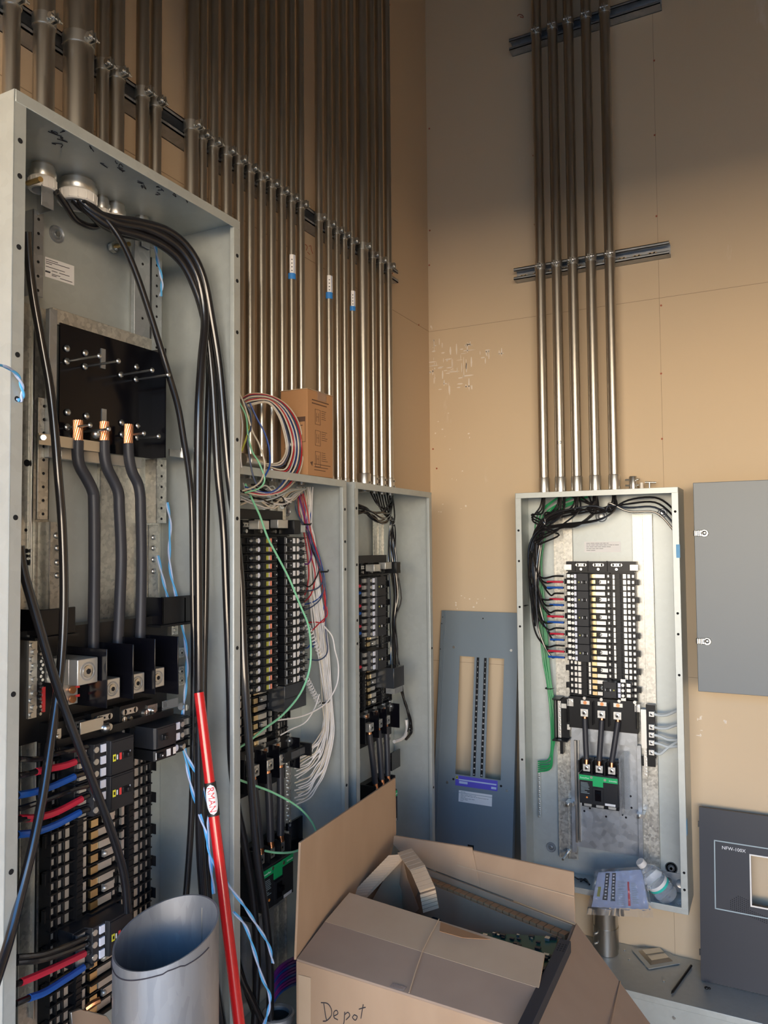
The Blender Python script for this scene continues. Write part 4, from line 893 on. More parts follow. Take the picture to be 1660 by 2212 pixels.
TW=[('light blue twisted twine hanging from the roof of the tall enclosure',[(335,528,.06),(340,560,.06),(347,590,.06),(350,615,.06),(347,640,.06)]),
 ('light blue twine tied through a hole of the left flange',[(-8,788,.235),(12,792,.23),(35,808,.22),(46,830,.215),(49,852,.212),(44,866,.21),(38,862,.208)]),
 ('pale blue twisted twine down the right side of the tall enclosure',[(361,1085,.05),(368,1130,.05),(366,1180,.05),(368,1230,.055),(380,1285,.07),(393,1345,.09),(402,1400,.11),(404,1450,.12),(400,1500,.12),(394,1560,.13),(400,1620,.14),(418,1660,.16),(440,1700,.18),(452,1750,.2),(450,1790,.2),(455,1850,.22),(500,1920,.24),(530,1960,.25),(556,2000,.25),(580,2040,.25),(590,2080,.25)]),
 ('blue twine leaning left of the pale pair in the tall enclosure',[(341,1200,.05),(352,1250,.055),(362,1290,.06)]),
 ('blue twine crossing the red pole',[(365,1530,.1),(395,1610,.13),(405,1660,.14),(416,1710,.15),(432,1760,.18),(448,1810,.2),(456,1870,.21),(462,1930,.21)]),
 ('light blue twine trailing down past the cables at the bottom',[(505,1970,.23),(530,2000,.24),(548,2050,.25),(566,2110,.25),(583,2150,.25),(580,2185,.25),(570,2215,.25)])]
for l,pts in TW:
    P=pw(pts);R=.0021
    root=thing('twine',l,'twine',P[0],'blue twine')
    # two twisted strands
    n=len(P);O=[]
    Q=[P[0]*2-P[1]]+P+[P[-1]*2-P[-2]]
    for i in range(1,len(Q)-2):
        for k in range(6):
            t=k/6;a,b,c,d=Q[i-1],Q[i],Q[i+1],Q[i+2];O.append(.5*((2*b)+(c-a)*t+(2*a-5*b+4*c-d)*t*t+(3*b-a-3*c+d)*t**3))
    O.append(P[-1])
    for s,mt in((0,'twine_blue'),(PI,'pale_blue')):
        pts2=[p+(X*math.cos(j*.55+s)+Y*math.sin(j*.55+s))*R*.8 for j,p in enumerate(O)]
        build('strand',MB().tube(pts2,R*.85,6,1),mt,root)
# ===================================================== loose wiring of B and C
random.seed(31)
def sidepath(pts,u=1.70,j=.004):
    """points given by pixel on the plane y=u of the right side wall"""
    out=[]
    for x,y in pts:
        p=ony(x,y,u)
        p.x=max(.012,min(p.x,.19));out.append(p)
    return out
for i in range(22):
    j=i-11;top=random.uniform(-18,14);dy=random.uniform(-8,8)
    fan=1628+i*5.3
    base=[(655+top*1.6,1052),(662+top,1090+dy),(668+j*.9,1160),(676+j*1.0,1250),(688+j*1.2,1330),(697+j*1.1,1400),(704+j*.9,1460),(708+j*.8,1520),(709+j*.9,1560+i*1.5)]
    P=sidepath(base,1.700-.0012*(i%5))
    e=LW.at(637+(i%3)*4,fan,.075);m1=ony(700+j*.8-i*.2,1590+i*3.5,1.665);m2=LW.at(668,fan-16+i*.2,.085)
    P+= [m1,(m1+m2)/2+Z*(-.004),m2,e] if i>2 else [m1,m2,e]
    wire('neutral_wire','white wire of the middle enclosure bundle, %s from above at the neutral bar'%( ORD[i] if i<20 else ('last but one','last')[i-20]),P,.0016,'wire_white' if i%4 else 'wire_cream','white neutral bundle in the middle enclosure',seg=6,sub=4,jit=.0035)
SW=[('red','wire_red',[(640,1068),(648,1110),(655,1140),(662,1180),(668,1230),(664,1270),(656,1290)],1.69),
 ('dark red','wire_red',[(648,1070),(655,1110),(662,1150),(672,1200),(680,1240),(678,1270),(668,1290),(654,1304)],1.69),
 ('red, long','wire_red',[(652,1068),(660,1110),(668,1150),(684,1210),(694,1250),(701,1300),(704,1330),(698,1342),(680,1345),(664,1345)],1.695),
 ('red, looped low','wire_red',[(655,1066),(664,1105),(672,1150),(690,1210),(700,1260),(705,1310),(706,1330),(690,1345),(672,1365)],1.69),
 ('blue, long','wire_blue',[(656,1062),(668,1100),(676,1160),(692,1210),(702,1250),(704,1290),(696,1330),(684,1370),(676,1398)],1.70),
 ('blue, upper','wire_blue',[(650,1064),(662,1110),(670,1160),(688,1200),(698,1250),(698,1282),(680,1300),(654,1307)],1.695),
 ('slate, upper','wire_slate',[(560,1092),(590,1082),(620,1090),(640,1105),(655,1130),(668,1150),(676,1180),(690,1220),(698,1250),(690,1270),(672,1276),(654,1276)],1.68),
 ('slate, middle','wire_slate',[(575,1090),(605,1083),(632,1098),(648,1120),(662,1145),(674,1180),(690,1215),(700,1260),(694,1290),(676,1310),(655,1320)],1.68),
 ('slate, lower','wire_slate',[(700,1250),(706,1290),(704,1340),(706,1380),(708,1400),(704,1418),(688,1424),(665,1424)],1.69),
 ('black, thin','cable_black',[(666,1150),(676,1190),(688,1215),(690,1230),(680,1255),(668,1268),(656,1262)],1.68),
 ('blue, short','wire_blue',[(655,1400),(664,1398),(672,1390)],1.66),
 ('purple','wire_purple',[(645,1066),(654,1100),(668,1150),(674,1190),(668,1215),(655,1218)],1.68)]
for n_,mt,pts,u in SW:
    P=[ony(x,y,u) for x,y in pts]
    for p in P:p.x=max(.02,min(p.x,.18))
    wire('branch_wire',n_+' wire curving from the side wall to the middle enclosure breakers',P,.0017,mt,'coloured wires in the middle enclosure',seg=6,sub=4,jit=.0015)
# white spring-like curls
for i,(a,b) in enumerate((((664,1350,.12),(692,1415,.13)),((662,1465,.12),(690,1522,.13)))):
    p=LW.at(*a);q=LW.at(*b);n=120;t=(q-p).normalized();s1=t.cross(X).normalized();s2=t.cross(s1)
    wire('coiled_wire','white wire wound into a spring in the middle enclosure, %s of two'%('upper','lower')[i],[p+(q-p)*k/n+(s1*math.cos(k*2*PI/12)+s2*math.sin(k*2*PI/12))*.0065 for k in range(n+1)],.0012,'wire_white','spring coiled white wires in the middle enclosure',seg=6,sub=1)
# loops: pale wire, green wires
wire('loose_wire','single white wire looping out and back over the middle enclosure',pw([(700,1352,.14),(718,1375,.15),(724,1405,.16),(731,1435,.16),(729,1475,.16),(712,1510,.155),(690,1530,.15),(650,1548,.14),(600,1556,.13)]),.0018,'wire_white',None)
wire('loose_wire','thin white wire ending in a red stub below the breakers of the middle enclosure',pw([(690,1500,.14),(680,1530,.14),(660,1560,.13),(630,1575,.12),(606,1588,.11)]),.0016,'wire_white',None)
wire('loose_wire','mint green wire bowing across both breaker columns of the middle enclosure',pw([(530,1045,.13),(548,1085,.135),(562,1115,.14),(578,1160,.15),(600,1202,.155),(625,1250,.16),(650,1310,.165),(666,1350,.165),(672,1400,.165),(668,1450,.165),(648,1500,.16),(610,1545,.16),(570,1575,.16),(540,1600,.165),(516,1616,.17)]),.0024,'mint',None)
wire('loose_wire','mint green wire looping over the main breaker of the middle enclosure',pw([(516,1684,.17),(545,1695,.165),(590,1712,.17),(640,1740,.175),(670,1770,.18),(683,1800,.18),(668,1825,.18),(635,1840,.175),(600,1842,.17),(573,1838,.165)]),.0024,'mint',None)
# big coil of wires on the roof of B
random.seed(5)
cm=['wire_cream','wire_red','wire_slate','wire_cream','wire_blue','wire_white','wire_red','wire_cream','cable_black','wire_slate','wire_white','wire_cream']
cn=['cream','red','slate','light cream','blue','white','dark red','pale','black','grey','bright white','yellowish']
for i in range(12):
    k=i*3.0;o=12-i
    w=.110+.0045*(i%4)
    pts=[(520+i,862+i*1.5,w),(545,850+i*1.6+k*.2,w),(585-k*.2,855+k*.45,w+.01),(620-k*.55,875+k*.7,w+.015),(645-k*.9,912+k*.9,w+.015),(655-k*1.1,960+k*.3,w+.015),(652-k*1.2,1005-k*.5,w+.02),(636-k*1.1,1040-k*1.2,w+.02)]
    if i<5:pts+=[(610-k,1062-k*.4,.16),(570,1070-k*.5,.155),(530,1064-k,.15)]
    else:pts+=[(600-k*.9,1018-k*.5,w+.012),(578-k*.5,1000-k*.2,w)]
    wire('coiled_wire','%s wire of the large loop standing on the roof of the middle enclosure'%cn[i],pw(pts),.0019,cm[i],'looped wires above the middle enclosure',seg=6,sub=4)
GW=[('cream',[(518,850,.13),(530,880,.14),(545,930,.15),(560,960,.15),(572,1000,.155),(566,1035,.16),(548,1052,.16),(524,1060,.16)],'wire_cream'),
 ('green',[(518,870,.13),(532,900,.14),(536,940,.15),(545,975,.15),(560,1000,.155),(572,1035,.16),(560,1055,.16),(530,1064,.16)],'mint'),
 ('blue',[(540,870,.13),(556,905,.14),(572,935,.15),(582,970,.155),(583,1005,.16),(572,1030,.16)],'wire_blue'),
 ('slate',[(522,860,.13),(540,890,.14),(542,925,.15),(535,950,.15),(545,1020,.155),(556,1050,.16)],'wire_slate'),
 ('yellow green',[(520,855,.13),(534,892,.14),(540,915,.14),(531,950,.15),(522,975,.15)],'olive'),
 ('off white',[(518,880,.12),(524,920,.14),(520,980,.15),(522,1010,.15)],'wire_white')]
for n_,pts,mt in GW:wire('loose_wire','%s wire drooping left of the loop above the middle enclosure'%n_,pw(pts),.0019,mt,'drooping wires above the middle enclosure',seg=6,sub=4)
# wires under the roof of B
for i in range(16):
    a=random.uniform(0,14)
    pts=[(522+i*4,1042+i*1.2,.05+.004*(i%4)),(540+i*4,1058+a*.6,.07),(566+i*3,1076+a*.8,.09),(600+i*1.5,1082+a*.6,.095),(630,1080-a,.08),(655+a*.5,1056,.05)]
    if i%3==0:pts=[(520,1090-i*2,.09),(548,1092-i,.09),(585,1085,.095),(615,1070,.09),(640,1056,.06)]
    wire('loose_wire','%s wire tangled under the middle enclosure roof, %s of sixteen'%(('cream','grey','white','dark')[i%4],ORD[i]),pw(pts),.0020,('wire_cream','wire_grey','wire_white','cable_black')[i%4],'tangled wires under the roof of the middle enclosure',seg=6,sub=4,jit=.010)
for i,(x,y,w,rr,nm) in enumerate(((664,1133,.09,.012,'first'),(701,1235,.12,.013,'second'),(590,1082,.09,.016,'third'),(553,1048,.14,.012,'fourth'),(702,1517,.11,.016,'fifth'))):
    c=LW.at(x,y,w);mb=MB().tube([c-Y*rr-X*.004,c-X*-.006,c+Y*rr+X*.002,c+Y*(rr+.006)+Z*.003],.0022,8,3);o=build('cable_tie',mb,'black_plastic',loc=c);tag(o,'black zip tie in the middle enclosure, %s'%('just above the breakers','halfway down the side wall','under the roof','on the roof loop','at the foot of the white bundle')[i],'cable tie','zip ties in the middle enclosure')
# C: black wires
for i in range(9):
    o=(i-4)*2.6
    pts=[(800+i*6,1062,.045),(815+i*4.5,1092+i*3.0,.075),(838+i*1.2,1108+i*3.2,.085),(850,1120+i*2,.07),(848+o*.7,1160,.055),(851+o,1220,.06),(856+o*.8,1290,.065),(851+o*.5,1340,.06),(853+o*.4,1400,.06),(858+o*.4,1450,.065),(866+o*.4,1490,.07),(874+o*.5,1520,.075),(882+o*.5,1545,.08),(887+o*.4,1568,.08),(885+o*.3,1588,.078),(876+o*.3,1598,.072)]
    if i<4:pts=pts[:9]+[(851+o,1480,.06),(849+o,1530,.05)]
    wire('branch_wire','black wire hanging in the corner enclosure, %s of nine from the left'%ORD[i],pw(pts),.0024,'cable_black','black wires in the corner enclosure',seg=7,sub=4,jit=.0065)
for i in range(6):
    pts=[(774,1090+i*4,.09),(790,1094+i*3,.095),(805,1100+i*4,.10),(824,1106+i*5.5,.10),(842,1098+i*5,.09),(850,1070,.05)]
    wire('looped_wire','black wire looping under the corner enclosure roof, %s of six'%ORD[i],pw(pts),.0026,'cable_black','looped black wires in the corner enclosure',seg=7,sub=4,jit=.005)
for i,(x,y,mt) in enumerate(((778,1266,'tape_red'),(778,1281,'tape_blue'),(778,1309,'tape_red'),(778,1325,'tape_blue'),(778,1353,'tape_red'),(778,1368,'tape_blue'),(778,1441,'tape_red'))):
    p=LW.at(x,y,.085);wire('taped_wire_end','%s taped wire end at the corner enclosure breakers, %s from the top'%(mt[5:],ORD[i]),[p-Y*.03,p-Y*.01,p+Y*.012],.0048,mt,'taped wire ends in the corner enclosure',seg=8,sub=2)
# magenta wires in the trough
for i in range(9):
    y0=2070+i*7
    wire('trough_wire','%s wire bunched left of the big cardboard box, %s of nine'%(('purple','magenta','blue')[i%3],ORD[i]),pw([(585,y0+50,.11),(600,y0+24,.12),(622,y0+6,.12),(650,y0-6,.10)]),.0036,('wire_purple','wire_purple','wire_blue')[i%3],'wires bunched at the foot of the wall',seg=7,sub=4)
t=thing('pipe_bushing','dark metal bushing ring at the bottom edge, between cables and carton','bushing',LW.at(600,2190,.21))
c=LW.at(600,2190,.215);build('ring',MB().lathe(c-Z*.01,Z,[(0,.034),(.012,.034),(.014,.030),(.012,.024),(0,.024),(0,.034)],24),'dull_steel',t);build('inner',MB().cyl(c-Z*.008,c-Z*.006,.024,seg=20),'hole_dark',t)
k=thing('copper_lug','bare copper lug with zinc bracket low in the tall enclosure','cable lug',LW.at(205,2180,.15))
build('bracket',MB().prism([LW.at(148,2185,.15),LW.at(170,2178,.15),LW.at(225,2192,.15),LW.at(240,2215,.15),LW.at(150,2215,.15)],X*.006),'zinc',k,bev=.001);build('lug',MB().tube(pw([(186,2178,.155),(200,2168,.16),(216,2160,.165)]),.005,8,3),'copper',k)
# ===================================================== carton on the roof of B
CT=thing('carton','small brown printed carton standing on the roof of the middle enclosure','carton',(.104,1.608,P23Z+.001))
c0,c1,u0,u1,z0,z1_=.064,.142,1.549,1.667,P23Z+.001,1.9785
build('walls',MB().hexa([Vector((x,y,z)) for z in(z0,z1_) for y in(u0,u1) for x in(c0,c1)]),'carton_tan',CT,bev=.0012)
tp=MB().hexa([Vector((x,y,z)) for z in(z1_,z1_+.0015) for y in(u0-.001,u1+.001) for x in(c0-.001,c1+.001)]);build('top_flap',tp,'cardboard_light',CT)
build('tape',MB().box(LW,u0+.045,u0+.085,c0,c1+.0012,z1_-.02,z1_+.0022),'clear_film',CT)
ib=MB();g=LW
for i in range(3):
    zz=z1_-.045-i*.052
    for a in((.034,.058,zz,zz+.0009),(.034,.0349,zz-.036,zz),(.0571,.058,zz-.036,zz),(.034,.058,zz-.0369,zz-.036),(.040,.0409,zz-.03,zz-.008),(.050,.0509,zz-.03,zz-.008),(.040,.051,zz-.018,zz-.017)):ib.box(g,u0+a[0],u0+a[1],c1,c1+.0005,a[2],a[3])
    for j in range(5):ib.box(g,u0+.064,u0+.064+random.uniform(.016,.03),c1,c1+.0005,zz-.005*j-.0012,zz-.005*j)
for j in range(2):ib.box(g,u0+.02,u0+.098-.01*j,c1,c1+.0005,z1_-.022-.008*j-.0025,z1_-.022-.008*j)
for j in range(3):ib.box(g,u0+.030,u0+.105-.012*j,c1,c1+.0005,z0+.030-.007*j-.0016,z0+.030-.007*j)
ib.cyl(LW.p(u0+.018,c1,z0+.030),LW.p(u0+.018,c1+.0005,z0+.030),.007,seg=3)
for a in((.10,.11),):
    def fb2(x0,x1,za,zb):ib.hexa([Vector((x,y,z)) for z in(za,zb) for y in(u0-.0005,u0) for x in(x0,x1)])
    fb2(c0+.012,c1-.006,z0+.130,z0+.142)
    for j in range(6):fb2(c0+.016,c0+.03+random.uniform(.01,.035),z0+.120-.008*j,z0+.122-.008*j)
    for j in range(5):fb2(c0+.012,c0+.03+random.uniform(.015,.035),z0+.066-.008*j,z0+.068-.008*j)
    fb2(c0+.012,c1-.006,z0+.080,z0+.081);fb2(c0+.012,c0+.013,z0+.08,z0+.13);fb2(c1-.007,c1-.006,z0+.08,z0+.13)
build('print',ib,'box_ink',CT)
k=build('round_cap',MB().cyl(LW.p(1.505,.115,P23Z+.001),LW.p(1.505,.115,P23Z+.022),.017,.016,seg=20),'black_plastic',loc=LW.p(1.505,.115,P23Z+.001));tag(k,'short black plastic cap beside the small carton on the middle enclosure roof','cap')
k=build('conduit_coupling',MB().cyl(LW.p(1.325,.118,P23Z+.017),LW.p(1.395,.118,P23Z+.017),.015,seg=20).cyl(LW.p(1.34,.118,P23Z+.017),LW.p(1.35,.118,P23Z+.017),.0165,seg=20),'zinc',loc=LW.p(1.36,.118,P23Z+.002));tag(k,'loose silver conduit coupling lying on the roof of the middle enclosure','coupling')
# ===================================================== large open carton in front
zt=.80
FL=onz(640,2075,zt);FR=Vector((.765,1.250,zt));BR=onz(1243,1998,zt);BL=Vector((.235,1.80,zt))
BX=thing('cardboard_box','large open cardboard box with loose flaps and handwriting in the foreground','cardboard box',((FL.x+BR.x)/2,(FL.y+BR.y)/2,0))
T=.005
def wall(nm,a,b,z0,z1,mat,inn):
    n=(b-a).cross(Z).normalized()
    if n.dot(inn-(a+b)/2)<0:n=-n
    a0=Vector((a.x,a.y,z0));b0=Vector((b.x,b.y,z0))
    return build(nm,MB().hexa([a0,b0,a0+n*T,b0+n*T,Vector((a.x,a.y,z1)),Vector((b.x,b.y,z1)),Vector((a.x,a.y,z1))+n*T,Vector((b.x,b.y,z1))+n*T]),mat,BX,bev=.001)
cen=(FL+FR+BR+BL)/4
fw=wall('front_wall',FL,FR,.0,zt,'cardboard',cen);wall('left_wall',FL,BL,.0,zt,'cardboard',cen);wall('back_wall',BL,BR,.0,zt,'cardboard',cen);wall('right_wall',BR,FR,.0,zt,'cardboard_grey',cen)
build('box_floor',MB().prism([Vector((p.x,p.y,.002)) for p in(FL,FR,BR,BL)],Z*.005),'cardboard',BX)
def flap(nm,pts,mat,th=.0045,rows=True):
    P=[Vector(p) for p in pts];n=(P[1]-P[0]).cross(P[-1]-P[0]).normalized()
    return build(nm,MB().prism(P,n*th),mat,BX,bev=.0008)
# left flap stands up, reaching past the back corner
lf0=ony(650,1820,FL.y+.02);lf1=ony(855,1680,1.80);lf2=ony(857,1800,1.80)
fl=build('flap',MB().prism([FL+Z*.001,BL+Z*.0+Vector((0,-.01,0)),lf2+Vector((.0,0,0)),lf1,lf0],Vector((-.0045,-.0012,0))),'cardboard',BX,bev=.0008)
# crease line on it
cr1=FL+(lf0-FL)*.07
# back flap
bh0=BL.lerp(BR,.10)+Z*.002;bh1=BR+Z*.002
b0=ony(828,1802,1.80);b1=ony(1020,1832,1.765);b1b=ony(1022,1838,1.765);b2=ony(1240,1885,1.70)
mb=MB();mid=bh0.lerp(bh1,.48)
mb.prism([bh0,mid,b1,b0],Vector((0,.0045,.001)));mb.prism([mid,bh1,b2,b1b],Vector((0,.0045,.001)))
build('flap',mb,'cardboard',BX,bev=.0008)
build('crease',MB().tube([bh0.lerp(b0,.45)+Vector((.01,-.001,0)),mid.lerp(b1b,.47)-Y*.001,bh1.lerp(b2,.52)-Y*.001],.0012,6,3),'cardboard_light',BX)
# front flap folds in over the opening
f0=onz(755,1932,.835);f1=onz(1178,2065,.835);
h0=FL+Vector((.002,-.0012,.0002));h1=FR+Vector((0,-.0012,.0002))
m0=h0.lerp(f0,.50)+Z*.004;m1=h1.lerp(f1,.50)+Z*.004
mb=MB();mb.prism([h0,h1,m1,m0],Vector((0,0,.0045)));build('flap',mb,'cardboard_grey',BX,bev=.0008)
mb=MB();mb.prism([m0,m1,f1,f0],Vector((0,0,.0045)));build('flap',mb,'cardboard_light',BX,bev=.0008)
ca=h0.lerp(h1,.52);cb=f0.lerp(f1,.50)
build('crease',MB().tube([ca+Z*.007,m0.lerp(m1,.50)+Z*.008,cb+Z*.007],.0010,6,2),'cardboard_light',BX)
build('torn_patch',MB().prism([onz(952,1992,.8405),onz(1002,2010,.8405),onz(1060,2030,.8405),onz(1000,2026,.8405),onz(950,2012,.8405)],Z*.0006),'carton_tan',BX)
build('tape',MB().prism([FL.lerp(FR,.44)+Vector((0,.010,.0075)),FL.lerp(FR,.50)+Vector((0,.010,.0075)),FL.lerp(FR,.50)+Vector((0,-.002,.0075)),FL.lerp(FR,.44)+Vector((0,-.002,.0075))],Z*.0006),'clear_film',BX)
# right flap hangs outward
r0=BR+Vector((0,0,.001));r1=FR+Vector((0,0,.001));r2=FR+Vector((.19,-.05,-.16));r3=BR+Vector((.165,-.045,-.155))
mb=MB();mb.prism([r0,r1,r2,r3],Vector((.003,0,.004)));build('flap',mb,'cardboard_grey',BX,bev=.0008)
build('crease',MB().tube([r0.lerp(r3,.55)+Vector((.004,0,.005)),r1.lerp(r2,.5)+Vector((.004,0,.005))],.0012,6,1),'cardboard',BX)
# handwriting on the front wall: Depot
fd=(FR-FL).normalized();no=fd.cross(Z).normalized();
if no.y>0:no=-no
def hw(px,py):return onp(px,py,FL+no*.0008,no)
mb=MB()
for st in ([(700,2168),(703,2190),(706,2205)],[(694,2166),(708,2168),(716,2180),(716,2194),(706,2205),(698,2206)],[(722,2195),(730,2190),(728,2183),(722,2186),(722,2198),(730,2203)],[(745,2186),(744,2205),(742,2214)],[(745,2192),(752,2187),(756,2194),(748,2203)],[(766,2192),(762,2198),(768,2204),(772,2196),(766,2192)],[(776,2180),(790,2176)],[(785,2170),(782,2188),(780,2200)]):
    mb.tube([hw(*p) for p in st],.0008,6,4)
build('handwriting',mb,'marker',fw)
build('tape',MB().prism([hw(645,2105),hw(672,2112),hw(672,2260),hw(645,2260)],no*.0004),'cardboard_light',fw)
# corrugated inserts
def strip(nm,lab,pts,wd,th,n,mat='cardboard_light'):
    """corrugated pad: zigzag across its top, following pts; wd=depth downwards"""
    P=[Vector(p) for p in pts];O=[];L=sum((P[i+1]-P[i]).length for i in range(len(P)-1))
    mb=MB()
    def at(s):
        s*=L
        for i in range(len(P)-1):
            l=(P[i+1]-P[i]).length
            if s<=l or i==len(P)-2:return P[i]+(P[i+1]-P[i])*(s/l),(P[i+1]-P[i]).normalized()
            s-=l
    for k in range(n):
        a,t=at(k/n);b,_=at((k+.86)/n);sd=t.cross(Z).normalized()*th
        mb.hexa([a-sd-wd,b-sd-wd,a+sd-wd,b+sd-wd,a-sd,b-sd,a+sd,b+sd])
    a,_=at(0);b,_=at(1);sd=(b-a).cross(Z).normalized()*(th+.002)
    return mb
k=thing('corrugated_pad','corrugated cardboard pad leaning against the left flap inside the big box','cardboard pad',onz(830,1900,.60),'packing pads in the big box')
A_=onz(858,1846,.86);B_=onz(772,1936,.80);mb=MB();n=15
for q in range(n):
    a=A_.lerp(B_,q/n);b=A_.lerp(B_,(q+.80)/n);sd=(CR*.020+CF*.004);dn=Vector((0,0,-.008))
    mb.hexa([a-sd,b-sd,a+sd,b+sd,a-sd+dn,b-sd+dn,a+sd+dn,b+sd+dn])
build('flutes',mb,'cardboard_light',k)
build('facing',MB().prism([onz(862,1848,.85),onz(900,1898,.80),onz(935,1925,.74),onz(870,2000,.66),onz(780,1990,.72)],Z*.004),'cardboard',k)
k=thing('corrugated_pad','bent corrugated strip standing in the middle of the big box','cardboard pad',onz(905,1940,.62),'packing pads in the big box')
P_=[onz(876,1842,.86),onz(905,1880,.86),onz(925,1925,.84),onz(932,1965,.80)]
mb=MB();n=15
def al(s):
    s*=3;i=min(2,int(s));return P_[i].lerp(P_[i+1],s-i)
for q in range(n):
    a=al(q/n);b=al((q+.88)/n);t=(b-a).normalized();sd=Vector((.016,.006,.006));dn=t.cross(sd).normalized()*.006
    mb.hexa([a-sd,b-sd,a+sd,b+sd,a-sd+dn,b-sd+dn,a+sd+dn,b+sd+dn])
build('flutes',mb,'cardboard_light',k);build('facing',MB().prism([onz(870,1850,.85),onz(880,1895,.84),onz(905,1960,.76),onz(870,1995,.66),onz(842,1930,.72)],Vector((.001,0,-.003))),'cardboard',k)
k=thing('corrugated_pad','long corrugated pad lining the back wall of the big box','cardboard pad',onz(1080,1950,.60),'packing pads in the big box')
bi=Vector((0,-.020,-.012));build('flutes',strip('','',[BL.lerp(BR,.18)+bi,BR+bi+Vector((-.01,0,0))],Z*.20,.009,24),'carton_tan',k);
build('facing',MB().prism([BL.lerp(BR,.12)+bi+Vector((0,-.012,-.004)),BR+bi+Vector((-.02,-.012,-.004)),BR+bi+Vector((-.02,-.012,-.4)),BL.lerp(BR,.12)+bi+Vector((0,-.012,-.4))],Vector((0,-.003,0))),'cardboard',k)
k=thing('corrugated_pad','corrugated pad lining the right wall of the big box','cardboard pad',onz(1215,2080,.60),'packing pads in the big box')
build('flutes',strip('','',[BR+Vector((-.018,-.03,-.02)),FR+Vector((-.018,.02,-.02))],Z*.16,.009,22),'cardboard_light',k)
# electronics module with a black bezel, and a green board
k=thing('electronics_module','green circuit board in a black perforated frame poking out of the big box','circuit board',onz(1150,2060,.55))
br0=onz(1222,2030,.826);br1=onz(1130,2222,.826);dr=(br1-br0).normalized();sd=dr.cross(Z).normalized()*.011
build('frame',MB().hexa([br0-sd-Z*.022,br1-sd-Z*.022,br0+sd-Z*.022,br1+sd-Z*.022,br0-sd,br1-sd,br0+sd,br1+sd]),'dark_paint',k,bev=.001)
hb=MB()
for i in range(4):
    for j in range(3):
        c=br0+dr*(.02+.008*i)+sd*(-.5+.5*j);hb.cyl(c,c+Z*.0006,.0016,seg=8)
build('vent_hole',hb,'hole_dark',k)
p0,p1,p2,p3=onz(1038,2016,.785),onz(1206,2026,.800),onz(1186,2110,.795),onz(1060,2060,.775)
bd=build('board',MB().prism([p0,p1,p2,p3],Z*.002),'pcb',k)
mb=MB();cb_=MB();random.seed(4)
for i in range(46):
    s,t=random.random(),random.random();c=(p0.lerp(p1,s)).lerp(p3.lerp(p2,s),t)+Z*.002;d=random.uniform(.0015,.004)
    (mb if i%3 else cb_).hexa([c+Vector((x,y,z)) for z in(0,random.uniform(.002,.006)) for y in(-d,d) for x in(-d*1.4,d*1.4)])
build('chips',mb,'chip',bd);build('solder_parts',cb_,'zinc',bd)
k=build('foam_bag',MB().ball(onz(975,1985,.70),.045,(1.1,.8,.55),16).ball(onz(960,1990,.70),.03,(1.2,.8,.6),14),'foam',loc=onz(975,1985,.66));tag(k,'crumpled black bag half hidden inside the big box','bag')
# ===================================================== galvanized pipe, red pole
px_,py_=.3157,.890;R=.0765;zr=1.028
G=thing('steel_pipe','wide upright galvanized pipe with an oblique cut mouth at the bottom left','pipe',(px_,py_,0))
n=64;mb=MB();V=[[],[],[],[]]
for i in range(n):
    a=2*PI*i/n;c,s=math.cos(a),math.sin(a)
    tz=zr+(c*.88+s*.47)*.016*1.0+ (-(-c*.47+s*.88))*(-.018) 
    tz=zr+.014*(c*CR.x+s*CR.y)+.017*(c*CF.x+s*CF.y)
    for k,(r,z) in enumerate(((R,0),(R,tz),(R-.0028,tz-.0004),(R-.0028,0))):V[k].append(mb.bm.verts.new((px_+c*r,py_+s*r,z)))
for i in range(n):
    j=(i+1)%n
    for k in range(4):
        q=mb.bm.faces.new((V[k][i],V[k][j],V[(k+1)%4][j],V[(k+1)%4][i]));q.smooth=k in(0,2)
build('pipe_wall',mb,'pipe_steel',G)
mb=MB();pts=[]
for i in range(33):
    a=-2.95+i*2.75/32-.05;a=math.atan2(-CF.y,-CF.x)-1.35+i*2.5/32;c,s=math.cos(a),math.sin(a)
    pts.append(Vector((px_+c*(R+.0004),py_+s*(R+.0004),zr+.014*(c*CR.x+s*CR.y)+.017*(c*CF.x+s*CF.y)-.012-.003*math.sin(i*.25)+(.002 if 20<i<25 else 0))))
mb.tube(pts,.0009,6,2);build('marker_line',mb,'marker',G)
a=math.atan2(-CF.y,-CF.x)+2.6;build('inner_seam',MB().cyl((px_+math.cos(a)*(R-.003),py_+math.sin(a)*(R-.003),.5),(px_+math.cos(a)*(R-.003),py_+math.sin(a)*(R-.003),zr+.004),.0012,seg=8),'zinc',G)
top=LW.at(430,1496,.185);bot=LW.at(517,2212,.30);d_=(bot-top);bot2=top+d_*(top.z-.003)/(top.z-bot.z)
PL=thing('pole','long red pole with a white oval label, leaning against the tall enclosure','pole',bot2)
build('shaft',MB().cyl(bot2,top,.0112,.0092,seg=28),'pole_red',PL)
dn=(bot2-top).normalized()
def along(px,py):
    # nearest distance along the axis for a picture height
    best=None
    for i in range(2000):
        p=top+(bot2-top)*i/2000;v=p-CC;y=1106-FPX*v.dot(CU)/v.dot(CF)
        if best is None or abs(y-py)<best[0]:best=(abs(y-py),p)
    return best[1]
q0,q1=along(0,1690),along(0,1762)
build('black_band',MB().cyl(q0,q1,.0108,.0108,seg=28),'pole_black',PL)
vd=(CC-(q0+q1)/2).normalized();sd=dn.cross(vd).normalized();vf=sd.cross(dn).normalized()
if vf.dot(vd)<0:vf=-vf
mc=(q0+q1)/2
def on_pole(s,t,e=.0004):  # s along axis, t across angle
    r=.0110+e;return mc+dn*s+vf*(math.cos(t)*r)+sd*(math.sin(t)*r)
mb=MB();N=16
